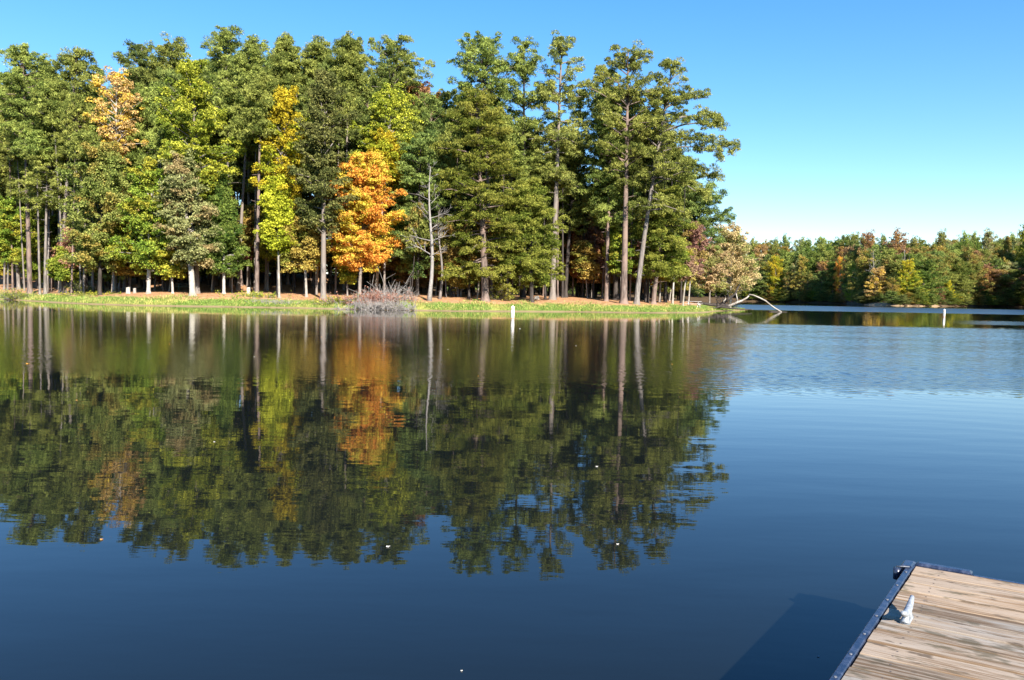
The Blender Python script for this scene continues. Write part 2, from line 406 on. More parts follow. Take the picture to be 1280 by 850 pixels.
def gen_tree(seed, H, lean, R, cb, style, tr, dens=1.0, asym=0., bend=.0, card=1.0, sides=8, gap=.0, extra=None, psz=(1, 1)):
    """returns (wood, leaves): local geometry of one tree standing at the origin"""
    r = np.random.default_rng(seed)
    nb, npf, pa, pb, nc, cl, cw, r0, r1 = STY[style]
    pa *= psz[0]; pb *= psz[1]
    top = np.array([lean[0], lean[1], H]); ba = r.uniform(0, 2 * PI)
    def path(t):
        t = np.asarray(t, float)[..., None]
        k = np.array([math.cos(ba), math.sin(ba), 0]) * bend
        return top * t * np.array([1, 1, 0]) * t ** .25 + np.array([0, 0, 1]) * H * t + k * np.sin(PI * t * 1.7) * (1 - t * .4)
    wood, lv = Geo(), Geo()
    ts = np.concatenate([[-.03, 0, .012, .03], np.linspace(.07, .985, 13)])
    pp = path(np.maximum(ts, 0)); pp[0] = pp[1] - np.array([0, 0, .5])
    rr = tr * (np.clip(1 - ts * .93, .06, 1)) ** .75; rr[0] *= 1.7; rr[1] *= 1.5; rr[2] *= 1.2
    wood.add(*tube(pp, rr, sides))
    nb = int(nb * (.6 + .4 * dens)); nb = max(nb, 8)
    u = (np.arange(nb) + r.uniform(0, .9, nb)) / nb
    # whorls and gaps: the crown is built of separate boughs, with sky between them
    if style in ('pine', 'puff', 'layer') and card < 1.3:      # broken stubs of dead limbs below the crown
        for _ in range(int(4 + 12 * cb)):
            t = r.uniform(.12, max(cb, .2)); o = path(t); az = r.uniform(0, 2 * PI); Ls = r.uniform(.4, 1.8) * (.4 + t)
            d = np.array([math.cos(az), math.sin(az), r.uniform(-.2, .3)]); w = np.array([0, .5, 1])[:, None]
            wood.add(*tube(o + d * (Ls + tr * .5) * w + r.normal(0, .06, (3, 3)) * w, [.05, .03, .012], 4, cap=False))
    if gap > 0: u = np.clip(u + gap * np.sin(u * r.uniform(20, 30) + r.uniform(0, 6)), 0, 1)
    cen = []; ps = []; pc = []
    for k in range(nb):
        t = cb + (0.97 - cb) * u[k]; o = path(t); az = k * 2.39996 + r.normal(0, .35)
        Lb = R * float(prof(style, u[k])) * r.uniform(.45, 1.2) * (1 + asym * math.cos(az)) + .25
        rise = r0 + (r1 - r0) * u[k] ** 1.3 + r.normal(0, .22)
        d = np.array([math.cos(az) * math.cos(rise), math.sin(az) * math.cos(rise), math.sin(rise)])
        o = o - np.array([0, 0, Lb * math.sin(max(rise, 0)) * .5])
        droop = -.05 * Lb if style in ('pine', 'layer') else 0
        w = np.array([0, .35, .7, 1.0])[:, None]
        bp_ = o + d * Lb * w + np.array([0, 0, 1]) * (droop * w ** 2 + .05 * Lb * np.sin(PI * w))
        bp_[1:] += r.normal(0, .05 * Lb * .4, (3, 3))
        wood.add(*tube(bp_, np.array([.10, .07, .045, .015]) * (.35 + .25 * Lb ** .5) * (tr / .28) ** .3, 4, cap=False))
        m_ = max(2, int(round(npf * dens * (.35 + .65 * Lb / max(R, .5)) * r.uniform(.7, 1.3))))
        s_ = r.uniform(.30, 1.05, m_); s_[0] = 1.0
        q_ = o + d * Lb * s_[:, None] + np.array([0, 0, 1]) * (droop * s_[:, None] ** 2)
        lat = np.array([-d[1], d[0], 0]); q_ = q_ + lat * (r.normal(0, .20, m_) * Lb * s_)[:, None]
        q_[:, 2] += r.normal(0, .26, m_) + .1
        cen.append(q_); ps.append(r.uniform(.45, 1.35, m_) * (.75 + .25 * s_)); pc.append(np.full(m_, r.uniform(0, 1)))
    if extra:                                     # single long boughs given by hand: (height fraction, azimuth, length, rise)
        for (t, az, Lb, rise) in extra:
            o = path(t); d = np.array([math.cos(az) * math.cos(rise), math.sin(az) * math.cos(rise), math.sin(rise)])
            w = np.linspace(0, 1, 6)[:, None]
            bp_ = o + d * Lb * w + np.array([0, 0, 1]) * (.10 * Lb * np.sin(PI * w)) + r.normal(0, .06, (6, 3)) * w
            wood.add(*tube(bp_, np.linspace(.13, .02, 6), 5, cap=False))
            m_ = int(Lb * 4.2); s_ = np.sqrt(r.uniform(.10, 1.05, m_))
            q_ = o + d * Lb * s_[:, None] + np.array([0, 0, 1]) * (.10 * Lb * np.sin(PI * s_))[:, None]
            q_ = q_ + np.array([-d[1], d[0], 0]) * (r.normal(0, .14, m_) * Lb)[:, None]; q_[:, 2] += r.normal(.1, .35, m_)
            cen.append(q_); ps.append(r.uniform(.65, 1.1, m_)); pc.append(r.uniform(0, 1, m_))
    cen = np.concatenate(cen); ps = np.concatenate(ps); pc = np.concatenate(pc)
    tp = path(.985) + np.array([0, 0, .1]); cen = np.vstack([cen, tp + r.normal(0, .3, (3, 3)) * np.array([1, 1, .5]) - np.array([0, 0, .3])])
    ps = np.append(ps, [.8, .8, .7]); pc = np.append(pc, [.5, .6, .7])
    nc = int(nc / card ** 1.7); n = len(cen)
    v = unit(r.normal(0, 1, (n, nc, 3))); v[..., 2] = np.where(v[..., 2] < -.35, -v[..., 2], v[..., 2])
    rad_ = r.uniform(.25, 1, (n, nc)) ** .5
    P = cen[:, None] + v * rad_[..., None] * ps[:, None, None] * np.array([pa, pa, pb])
    P = P.reshape(-1, 3); v = v.reshape(-1, 3); k = len(P)
    if style in ('pine', 'puff', 'layer', 'cone'):
        dr = unit(v * .35 + r.normal(0, .7, (k, 3)) + np.array([0, 0, .2])); nr_ = unit(v * .85 + r.normal(0, .5, (k, 3)) + np.array([0, 0, .25]))
    else:
        dr = unit(r.normal(0, 1, (k, 3)) + np.array([0, 0, -.3])); nr_ = unit(v * .8 + r.normal(0, .5, (k, 3)) + np.array([0, 0, .25]))
    cv, cq = cards(P, dr, nr_, r.uniform(.65, 1.3, k) * cl * card, r.uniform(.7, 1.3, k) * cw * card)
    lv.add(cv, cq, rl=r.uniform(0, 1, k), rc=np.repeat(np.clip(pc + r.normal(0, .15, n), 0, 1), nc))
    return wood, lv

def shore(px): return float(np.interp(px, SH_PX, SH_D))
def place(name, px, s, tpx, tpy, hw, cby, style, leaf, bark, label, tr=.25, seed=0, group=None, D=None, cat='tree', **kw):
    D = shore(px) + s if D is None else D
    r = ray(px, 400); x = r[0] / r[1] * D; z = gz(x, D)
    top = at(tpx, tpy, D); H = top[2] - z; lean = (top[0] - x, rng.normal(0, .3))
    cbz = at(tpx, cby, D)[2]; cb = max(.06, (cbz - z) / H); R = hw / FPX * D
    wood, lv = gen_tree(seed or int(px * 7 + tpy), H, lean, R * .92, cb, style, tr, **kw)
    o = thing(name, (x, D, z), label, cat, group)
    wood.build('trunk', BM[bark], o, smooth=True)
    lv.build('crown', LM[leaf], o)
    return o

FRONT = [
 # name, base px, inland, top px, top y, half width, crown bottom y, style, leaf, bark, trunk r, label, extras
 ('pine_tree', 38, 7, 28, 54, 38, 178, 'pine', 'pine', 'pine', .30, 'tall pine with thick pinkish trunk standing in the grass edge, leftmost front row', dict(gap=.03)),
 ('pine_tree', 24, 14, 2, 108, 30, 235, 'pine', 'pine', 'grey', .22, 'pine leaning left at the left edge, crown half cut off', {}),
 ('pine_tree', 60, 17, 60, 72, 20, 190, 'pine', 'pine', 'grey', .2, 'slim pine with narrow pointed top right of the leftmost tall pine', dict(dens=.8)),
 ('pine_tree', 77, 13, 98, 61, 34, 215, 'puff', 'pine', 'grey', .26, 'round-topped dark pine left of the pale orange tree', {}),
 ('pine_tree', 90, 20, 124, 82, 18, 220, 'pine', 'pine_dk', 'grey', .2, 'thin sparse pine top touching the pale orange tree from the left', dict(dens=.6)),
 ('pine_tree', 57, 10, 62, 172, 36, 255, 'layer', 'pine', 'grey', .2, 'low layered pine in front of the tall pines at far left', dict(dens=.8)),
 ('broadleaf_tree', 6, 9, 8, 252, 20, 325, 'oval', 'green', 'grey', .14, 'small light green tree at the left edge above the grass', dict(dens=.7)),
 ('pine_tree', 66, 26, 66, 120, 44, 260, 'pine', 'pine_dk', 'grey', .2, 'dark pine filling the gap behind the low layered pine', {}),
 ('broadleaf_tree', 143, 15, 147, 90, 34, 205, 'tall', 'peach', 'white', .20, 'pale orange half-bare tree rising among dark pines on the left', dict(dens=.62)),
 ('pine_tree', 175, 24, 178, 52, 30, 200, 'puff', 'pine_dk', 'grey', .24, 'dark round-topped pine right behind the pale orange tree', {}),
 ('pine_tree', 205, 21, 216, 48, 32, 195, 'puff', 'pine', 'grey', .24, 'flat-topped pine just left above the tall yellow-green tree', {}),
 ('broadleaf_tree', 247, 8, 240, 74, 50, 250, 'tall', 'lime', 'grey', .24, 'tall yellow-green tree, the brightest crown left of the golden tree', dict(gap=.02, dens=1.4)),
 ('broadleaf_tree', 125, 8, 130, 188, 50, 336, 'oval', 'olive', 'dark', .22, 'broad olive-green tree with dark trunk below the pale orange tree', dict(dens=1.7, psz=(1.1, 1.3))),
 ('broadleaf_tree', 186, 7, 192, 214, 42, 340, 'oval', 'green', 'white', .22, 'round green tree with pale forked trunk right of the broad olive tree', dict(dens=1.4)),
 ('broadleaf_tree', 241, 5, 226, 200, 36, 332, 'oval', 'sage', 'white', .33, 'pale sage tree with the thickest white trunk on the bank', dict(dens=1.4)),
 ('cedar_tree', 280, 7, 277, 222, 30, 343, 'cone', 'cedar', 'white', .17, 'dense green cone-shaped cedar with pale foot beside the white-trunked sage tree', dict(dens=1.5)),
 ('pine_tree', 270, 22, 286, 36, 38, 190, 'puff', 'pine', 'grey', .25, 'tallest round pine on the left skyline above the yellow-green tree', {}),
 ('pine_tree', 298, 15, 318, 46, 27, 185, 'pine', 'pine', 'grey', .22, 'pine with bare grey trunk leaning right, just left of the long straight trunk', {}),
 ('pine_tree', 321, 7, 329, 92, 24, 172, 'pine', 'pine', 'pine', .24, 'pine with long straight bare trunk left of the golden yellow tree', dict(dens=.8)),
 ('broadleaf_tree', 347, 7, 357, 112, 36, 262, 'tall', 'yellow', 'grey', .17, 'tall golden yellow tree between two dark conifers', {}),
 ('broadleaf_tree', 349, 5, 347, 225, 20, 318, 'tall', 'limeb', 'white', .13, 'slender bright yellow-green tree with thin white trunk under the golden tree', dict(dens=.8)),
 ('broadleaf_tree', 383, 6, 376, 262, 26, 336, 'oval', 'gold', 'white', .15, 'small tan-gold tree with white trunk left of the thick grey trunk', {}),
 ('pine_tree', 360, 22, 357, 46, 25, 150, 'puff', 'pine', 'grey', .22, 'round pine top directly above the golden yellow tree', {}),
 ('pine_tree', 392, 22, 398, 50, 24, 150, 'puff', 'pine', 'grey', .22, 'pine top on the skyline just left above the dark cedar', {}),
 ('cedar_tree', 404, 4, 405, 86, 40, 292, 'tall', 'dkcedar', 'grey', .30, 'tall dark dull-green conifer with thick grey trunk left of the orange maple', dict(dens=1.3)),
 ('pine_tree', 430, 20, 437, 42, 22, 135, 'puff', 'pine', 'grey', .22, 'pine with small round high top between dark conifer and big rounded pine', {}),
 ('maple_tree', 449, 8, 462, 202, 48, 338, 'oval', 'orange', 'grey', .20, 'bright orange maple above the pile of dead branches', dict(dens=1.9)),
 ('broadleaf_tree', 470, 15, 492, 112, 45, 240, 'oval', 'lime', 'white', .20, 'yellow-green tree rising behind the orange maple', {}),
 ('pine_tree', 490, 24, 492, 50, 54, 175, 'puff', 'pine', 'grey', .28, 'broad rounded pine on the skyline behind the orange maple', dict(dens=1.2)),
 ('broadleaf_tree', 529, 25, 527, 106, 22, 160, 'oval', 'rust', 'grey', .18, 'small rust-brown crown in the skyline dip right of the broad rounded pine', {}),
 ('pine_tree', 521, 12, 527, 168, 36, 338, 'layer', 'pine_dk', 'dark', .20, 'dark layered conifer directly behind the bare grey tree', {}),
 ('pine_tree', 613, 15, 601, 45, 47, 170, 'puff', 'pine', 'pine', .30, 'high domed pine right of the skyline dip', {}),
 ('pine_tree', 606, 6, 594, 112, 56, 345, 'layer', 'layer', 'pine', .42, 'huge yellow-green layered pine with thick pale foot in mid bank', dict(dens=1.5)),
 ('pine_tree', 653, 13, 655, 50, 37, 240, 'puff', 'pine', 'dark', .30, 'dark-stemmed pine between the high domed pine and the tallest pale pine', dict(gap=.04, dens=.8)),
 ('pine_tree', 690, 9, 703, 41, 40, 235, 'pine', 'pine_lt', 'grey', .36, 'tallest feathery pale pine behind the left buoy, grey trunk', dict(gap=.04, dens=.8)),
 ('pine_tree', 664, 5, 661, 228, 40, 350, 'layer', 'layer', 'dark', .24, 'low drooping light green pine above and right of the left buoy', dict(dens=1.1)),
 ('pine_tree', 706, 15, 727, 112, 26, 290, 'pine', 'pine_lt', 'dark', .26, 'thin see-through pine right of the tallest pale pine', dict(dens=.7)),
 ('pine_tree', 757, 9, 765, 108, 34, 285, 'pine', 'pine', 'pine', .25, 'pine with slim straight trunk left of the twin thick trunks', dict(gap=.02)),
 ('pine_tree', 779, 6, 785, 59, 54, 232, 'puff', 'pine', 'pine', .40, 'big rounded pine with the thickest brown leaning trunk near the point', dict(gap=.03, dens=.9)),
 ('pine_tree', 769, 13, 752, 80, 28, 260, 'pine', 'pine', 'dark', .34, 'pine with dark shaded trunk just behind the thickest brown trunk', {}),
 ('pine_tree', 795, 6, 842, 73, 48, 268, 'pine', 'pine', 'grey', .32, 'right-leaning pine with long boughs reaching out over open sky',
    dict(gap=.03, dens=.9, asym=.25, extra=[(.66, -.1, 8.6, -.10), (.62, -.35, 7.2, -.05), (.58, .15, 7.6, -.22), (.74, .1, 6.4, .1), (.52, -.2, 6.6, -.38), (.70, -.5, 7.4, .02), (.80, 0., 5.2, .25)])),
 ('pine_tree', 816, 7, 838, 236, 34, 344, 'layer', 'layer', 'pine', .30, 'low light green pine on a leaning trunk near the point', dict(dens=1.1)),
 ('pine_tree', 852, 22, 880, 236, 38, 320, 'puff', 'pine_dk', 'dark', .24, 'dark green pine ending the wood above the tan tree', {}),
 ('broadleaf_tree', 735, 17, 732, 278, 27, 350, 'oval', 'red', 'dark', .13, 'dull red small tree in shade left of the slim straight trunk', {}),
 ('broadleaf_tree', 768, 19, 776, 290, 22, 350, 'oval', 'rust', 'dark', .12, 'rust-red small tree glimpsed between the thick brown trunks', {}),
 ('broadleaf_tree', 804, 20, 806, 285, 18, 352, 'oval', 'red', 'dark', .12, 'dark red small tree behind the leaning grey trunk near the point', {}),
 ('broadleaf_tree', 572, 13, 570, 282, 22, 358, 'oval', 'gold', 'grey', .12, 'small orange-green tree left of the huge layered pine foot', {}),
 ('broadleaf_tree', 551, 16, 552, 288, 15, 350, 'oval', 'rust', 'grey', .12, 'small rusty orange tree just right of the bare grey tree', {}),
 ('broadleaf_tree', 860, 15, 869, 283, 18, 346, 'oval', 'mauve', 'white', .11, 'mauve-red thin tree left of the tan tree', dict(dens=.7)),
 ('broadleaf_tree', 840, 9, 846, 305, 16, 345, 'oval', 'green', 'white', .14, 'small tree with leaning white trunk near the picnic table on the point', dict(dens=.6)),
 ('broadleaf_tree', 853, 9, 862, 318, 14, 348, 'oval', 'mauve', 'white', .12, 'slimmest leaning white trunk beside the pale picnic table', dict(dens=.6)),
 ('broadleaf_tree', 912, 8, 915, 290, 36, 366, 'oval', 'tan', 'white', .20, 'thin-leaved tan tree at the tip of the point over the fallen tree', dict(dens=1.2, psz=(1.2, 1.4))),
 ('broadleaf_tree', 886, 14, 889, 308, 26, 362, 'oval', 'tan', 'grey', .14, 'smaller tan tree left of the big tan tree on the point', dict(dens=.8)),
 ('broadleaf_tree', 95, 15, 97, 286, 24, 338, 'oval', 'brown', 'grey', .12, 'reddish-tan small tree under the broad olive tree', dict(dens=.7)),
 ('broadleaf_tree', 216, 7, 213, 282, 18, 345, 'oval', 'lime', 'white', .13, 'small yellowish tree with slim pale trunk left of the thick white trunk', dict(dens=.6)),
 ('broadleaf_tree', 163, 13, 160, 280, 20, 346, 'oval', 'olive', 'grey', .13, 'small olive tree between the broad olive tree and the pale forked trunk', dict(dens=.7)),
 ('broadleaf_tree', 824, 13, 828, 296, 13, 350, 'oval', 'yellow', 'white', .10, 'small yellow tree right behind the low leaning pine', dict(dens=.6)),
 ('broadleaf_tree', 434, 9, 432, 292, 12, 352, 'tall', 'lime', 'grey', .10, 'thin yellow-green sapling just left of the maple trunk', dict(dens=.5)),
 ('broadleaf_tree', 480, 12, 481, 168, 26, 232, 'oval', 'yellow', 'grey', .14, 'yellow crown tucked right above the orange maple', dict(dens=.8)),
 ('cedar_tree', 80, 12, 84, 318, 16, 349, 'oval', 'green', 'dark', .09, 'small dark green bushy tree on the needle slope at left', dict(dens=.7)),
]
for row in FRONT:
    nm, bx, s, tx, ty, hw, cby, sty, leaf, bark, tr, lab, kw = row
    place(nm, bx, s, tx, ty, hw, cby, sty, leaf, bark, lab, tr=tr, group={'pine_tree': 'pines of the wooded point', 'cedar_tree': 'cedars of the wooded point'}.get(nm, 'leafy trees of the wooded point'), **kw)

# extra stems that show in front of the dark wood
def bare_tree(seed, H, lean, tr, levels=3, spread=.9, n1=14, cb=.3):
    r = np.random.default_rng(seed); g = Geo()
    def grow(p, d, Ln, rad, lev):
        k = 5; w = np.linspace(0, 1, k)[:, None]
        e = r.normal(0, .10 * Ln, 3) * .5
        rad = max(rad, .012); pts = p + d * Ln * w + e * np.sin(PI * w * 1.3) * w
        g.add(*tube(pts, np.linspace(rad, rad * .35, k), 5 if lev == 0 else 4, cap=False))
        if lev >= levels: return
        for _ in range(r.integers(3, 6) if lev else 6):
            t = r.uniform(.3, 1.0); q_ = p + d * Ln * t
            nd = unit(d + unit(r.normal(0, 1, 3)) * spread * .8 + np.array([0, 0, .15]))
            grow(q_, nd, Ln * r.uniform(.35, .6), rad * (.6 - .2 * t), lev + 1)
    top = np.array([lean[0], lean[1], H]); w = np.linspace(0, 1, 12)[:, None]
    pts = top * w + np.array([.25, 0, 0]) * np.sin(PI * w * 1.8); rr = tr * np.clip(1 - w[:, 0] * .92, .05, 1) ** .8; rr[0] *= 1.4
    pts[0, 2] -= .3
    g.add(*tube(pts, rr, 8))
    for k in range(n1):
        t = cb + (1 - cb) * (k + r.uniform(0, 1)) / n1; az = k * 2.4 + r.normal(0, .4)
        d = unit(np.array([math.cos(az), math.sin(az), r.uniform(.25, 1.0) * (.5 + t)]))
        grow(top * t, d, (1.25 - t) * H * r.uniform(.13, .24), tr * .42 * (1.1 - t), 1)
    return g
def place_bare(px, s, tpx, tpy, tr, label, bark='dead', seed=3, D=None, name='bare_tree', group=None, **kw):
    D = shore(px) + s if D is None else D
    r = ray(px, 400); x = r[0] / r[1] * D; z = gz(x, D); top = at(tpx, tpy, D)
    g = bare_tree(seed, top[2] - z, (top[0] - x, 0), tr, **kw)
    o = thing(name, (x, D, z), label, 'tree', group); g.build('trunk', BM[bark], o, smooth=True); return o
place_bare(536, 5, 540, 208, .22, 'leafless grey tree with forked top standing alone between maple and layered pine', seed=5, n1=19, levels=3)
place_bare(116, 16, 100, 178, .13, 'bare pinkish twiggy tree in front of the dark pines left of the pale orange tree', seed=9, n1=14, cb=.55)
place_bare(549, 7, 551, 262, .16, 'slim grey stem right beside the leafless forked tree', seed=11, bark='grey', n1=8, cb=.5)

# ---- shared prototypes, used for the rows behind and for the far shore
def proto(seed, H, R, cb, style, tr, **kw):
    w, l = gen_tree(seed, H, (0.3, 0), R, cb, style, tr, **kw)
    return w.mesh('trunk', BM['grey'], True), l.mesh('crown', LM['pine']), H, R
PP = [proto(100 + i, 26, 3.6, (.42, .5, .36, .46)[i], ('puff', 'pine', 'pine', 'puff')[i], .24, card=1.35, dens=1.0, gap=.02) for i in range(4)]
PS = [proto(160 + i, 24, 2.0, (.80, .74, .84)[i], ('pine', 'puff', 'pine')[i], .16, card=1.3, dens=.38) for i in range(3)]
PL = [proto(120 + i, 12, 3.2, .14, ('oval', 'layer', 'oval')[i], .14, card=1.35) for i in range(3)]
def put(name, pr, x, y, H, R, leaf, bark, label, group, cat='tree', rz=None, zoff=0):
    tm, lm, h0, r0 = pr
    o = thing(name, (x, y, gz(x, y) + zoff), label, cat, group, rz=rng.uniform(0, 6.28) if rz is None else rz)
    o.scale = (R / r0, R / r0, H / h0); tl = .05 if H < 12 else .022
    o.rotation_euler.x = rng.normal(0, tl); o.rotation_euler.y = rng.normal(0, tl)
    for nm, me, mt in (('trunk', tm, BM[bark]), ('crown', lm, LM[leaf])):
        c = link(nm, me, o); c.material_slots[0].link = 'OBJECT'; c.material_slots[0].material = mt
    return o
SKX = [0, 25, 60, 100, 140, 178, 216, 250, 286, 318, 357, 398, 437, 460, 492, 530, 545, 565, 600, 655, 703, 730, 750, 785, 815, 845, 870, 885, 905]
SKY_ = [95, 60, 80, 68, 100, 60, 55, 60, 45, 55, 55, 58, 52, 75, 60, 95, 120, 80, 55, 60, 55, 120, 85, 68, 90, 85, 150, 240, 280]
rows = [(20, 9, 0), (28, 8, 0), (37, 8, 0), (47, 8, 0), (58, 9, 0), (72, 10, 0)]
kk = 0
for (s, sp, _) in rows:
    px = -14 + s * .3
    while px < 872 - s * .5:
        D = shore(px) + s + rng.uniform(-3, 3); p_ = px + rng.uniform(-6, 6)
        x = px2x(p_, D)
        if gz(x, D) < .6 or sdist([(x, D)], PEN)[0] < 5: px += sp; continue
        ty = float(np.interp(p_, SKX, SKY_)) + rng.uniform(14, 60)
        if p_ > 560: ty += 65
        if 625 < p_ < 760: ty += 50                        # sky shows through the pines here
        H = at(p_, ty, D)[2] - gz(x, D)
        if H > 8:
            if p_ > 700 and rng.uniform() < .45:
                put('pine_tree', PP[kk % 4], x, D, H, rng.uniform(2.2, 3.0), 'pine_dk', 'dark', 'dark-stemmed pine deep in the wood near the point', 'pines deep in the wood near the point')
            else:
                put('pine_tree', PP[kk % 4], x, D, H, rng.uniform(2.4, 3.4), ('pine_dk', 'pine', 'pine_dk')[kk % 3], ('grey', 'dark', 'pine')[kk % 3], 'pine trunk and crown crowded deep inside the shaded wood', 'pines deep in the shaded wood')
        kk += 1; px += sp * rng.uniform(1.8, 2.8) * 88 / D * 1.4
# understorey behind the front rows
for k in range(150):
    px = rng.uniform(-15, 850) if k % 3 else rng.uniform(-15, 500); s = rng.uniform(17, 50) if k < 60 else rng.uniform(45, 110); D = shore(px) + s; x = px2x(px, D)
    if sdist([(x, D)], PEN)[0] < 4: continue
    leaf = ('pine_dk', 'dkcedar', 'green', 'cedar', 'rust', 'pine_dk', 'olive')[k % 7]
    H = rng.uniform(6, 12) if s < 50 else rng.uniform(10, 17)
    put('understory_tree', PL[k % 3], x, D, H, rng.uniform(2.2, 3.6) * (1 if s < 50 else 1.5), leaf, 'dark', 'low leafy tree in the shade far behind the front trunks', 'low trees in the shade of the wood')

# ------------------------------------------------------------------ far shore
def farD(px): return float(np.interp(px, [900, 950, 1000, 1050, 1078, 1120, 1160, 1200, 1240, 1290, 1320, 1380], [432, 420, 400, 372, 306, 282, 292, 322, 340, 335, 270, 215]))
FP = [proto(200 + i, 20, 5.0, (.05, .05, .05, .16, .08)[i], ('oval', 'oval', 'puff', 'puff', 'oval')[i], .25, card=2.0, dens=1.2, psz=(1.5, 1.9)) for i in range(5)]
FN = [  # px, inland, top y, hw, leaf, proto, label
 (967, 4, 321, 11, 'yellow', 2, 'orange-yellow tree on the far shore just right of the tan tree'),
 (982, 3, 338, 9, 'olive', 0, 'low olive tree between the two orange trees at the left end of the far shore'),
 (998, 4, 322, 11, 'gold', 0, 'brown-gold tree on the far shore left of the deep blue shade'),
 (1047, 5, 322, 7, 'orange', 2, 'slim bright orange tree in the middle of the far shore'),
 (1058, 14, 311, 12, 'rust', 0, 'reddish-brown crown above and right of the slim orange tree on the far shore'),
 (1063, 5, 332, 10, 'lime', 1, 'yellow-green tree on the far shore right of the slim orange tree'),
 (1071, 4, 352, 9, 'cedar', 4, 'low round green bush-like tree on the far bank'),
 (1094, 5, 336, 14, 'peach', 0, 'peach-orange tree below the grey leafless crown on the far shore'),
 (1114, 4, 348, 7, 'gold', 2, 'small faded orange tree on the bare bank right of the peach tree'),
 (1131, 7, 327, 13, 'yellow', 0, 'orange-topped yellow tree right of the bare brown bank'),
 (1141, 4, 343, 13, 'green', 1, 'rounded yellowish green tree at the water on the small headland'),
 (1182, 6, 352, 8, 'yellow', 0, 'small isolated yellow tree above the right buoy'),
 (1170, 4, 358, 9, 'red', 1, 'small dark red tree left above the right buoy'),
 (1206, 12, 309, 15, 'olive', 2, 'tall pale olive tree right of the small yellow tree'),
 (1226, 10, 332, 13, 'rust', 0, 'brownish orange crown right of the tall pale olive tree'),
 (1252, 10, 326, 9, 'gold', 1, 'mottled gold-olive tree in the cove near the right edge'),
 (1226, 30, 291, 14, 'sage', 0, 'pale tan-green crown on the right part of the skyline'),
 (1254, 22, 297, 8, 'gold', 2, 'thin tan treetop on the skyline near the right edge'),
 (1276, 14, 281, 16, 'lime', 1, 'tallest yellow-green tree at the right edge of the photo'),
 (1080, 50, 293, 14, 'rust', 0, 'small orange-brown crown on the skyline above the peach tree'),
 (1114, 45, 292, 18, 'rust', 1, 'wide brownish crown on the skyline right of the leafless grey crown'),
 (1168, 40, 292, 10, 'olive', 0, 'brownish olive bump on the skyline left of the right buoy'),
 (1273, 5, 340, 13, 'green', 1, 'light green drooping tree at the water by the right edge'),
]
for (px, s, ty, hw, leaf, pi_, lab) in FN:
    D = farD(px) + s; x = px2x(px, D); z = gz(x, D); H = at(px, ty, D)[2] - z
    put('far_tree', FP[pi_], x, D, H, hw / FPX * D, leaf, 'white' if leaf in ('peach', 'olive', 'sage') else 'grey', lab, 'coloured trees on the far shore')
place_bare(1093, 0, 1092, 314, .25, 'leafless grey crown standing behind the peach-orange tree on the far shore', D=farD(1093) + 9, seed=21, n1=22, cb=.4)
place_bare(1133, 0, 1131, 312, .22, 'small leafless grey treetop behind the orange-topped yellow tree', D=farD(1133) + 14, seed=22, n1=18, cb=.5)
cols = [('gold', 0), ('rust', 0), ('sage', 0), ('olive', 0), ('cedar', 'green tree of the far wood'), ('pine_dk', 'dark green tree of the far wood'), ('olive', 'olive green tree of the far wood'),
        ('pine', 'dull green pine-like tree of the far wood'), ('pine_dk', None), ('cedar', None), ('pine', None)]
rown = ['at the waterline', 'behind the waterline row', 'halfway up the far rise', 'high on the far rise', 'on the far skyline', 'on the far skyline']
kk = 0
for ri, s in enumerate((2.5, 12, 24, 38, 54, 72)):
    px = 895.
    while px < 1330:
        D = farD(px) + s + rng.uniform(-4, 4); p_ = px + rng.uniform(-4, 4); x = px2x(p_, D)
        if sdist([(x, D)], FAR)[0] < 1.5 or (ri < 2 and min(abs(p_ - f_[0]) for f_ in FN if f_[1] < 16) < (9 if ri == 0 else 6)): px += 6; continue
        lim = float(np.interp(p_, [900, 950, 1000, 1060, 1100, 1150, 1200, 1240, 1262, 1275, 1330], [300, 298, 296, 294, 296, 295, 294, 296, 293, 285, 278]))
        z = gz(x, D); Hs = at(p_, lim, D)[2] - z
        H = Hs * (.50, .66, .80, .90, .97, 1.0)[ri] * rng.uniform(.86, 1.0)
        a = kk * 5 % len(cols) if rng.uniform() < .6 else 4 + kk % 7; leaf = cols[a][0]
        word = {'cedar': 'green', 'pine_dk': 'dark green', 'olive': 'olive green', 'pine': 'dull green', 'gold': 'tan-gold', 'rust': 'rusty', 'sage': 'pale green'}[leaf]
        put('far_tree', FP[rng.integers(0, 5)], x, D, H, rng.uniform(4.6, 7.0), leaf, 'grey', '%s tree %s across the lake' % (word, rown[ri]), '%s trees %s across the lake' % (word, rown[ri]))
        kk += 1; px += rng.uniform(5.5, 9.5) * 2.1
for k in range(52):
    px = 925 + k * 7.2 + rng.uniform(-2, 2); D = farD(px) + rng.uniform(.5, 2.5); x = px2x(px, D)
    if gz(x, D) < .1 or 1085 < px < 1128 and k % 2: continue
    lf = ('cedar', 'green', 'pine_dk', 'olive', 'dkcedar', 'gold')[k % 6]
    put('bush', FP[k % 2], x, D, rng.uniform(3, 6.5), rng.uniform(2.6, 4.2), lf, 'dark', {'gold': 'tan', 'olive': 'olive', 'green': 'light green'}.get(lf, 'dark green') + ' bush leaning over the far waterline', 'bushes along the far waterline', cat='bush')
# the far shore goes on behind the point: glimpsed between the trunks
for k in range(46):
    px = 430 + k * 10.5 + rng.uniform(-3, 3); D = 436 + (k % 3) * 10 + rng.uniform(0, 4); x = px2x(px, D)
    put('far_tree', FP[k % 5], x, D, rng.uniform(15, 22), rng.uniform(5, 7), ('pine_dk', 'cedar', 'olive')[k % 3], 'grey', 'far tree across the lake glimpsed between the trunks of the point', 'far trees glimpsed behind the point')
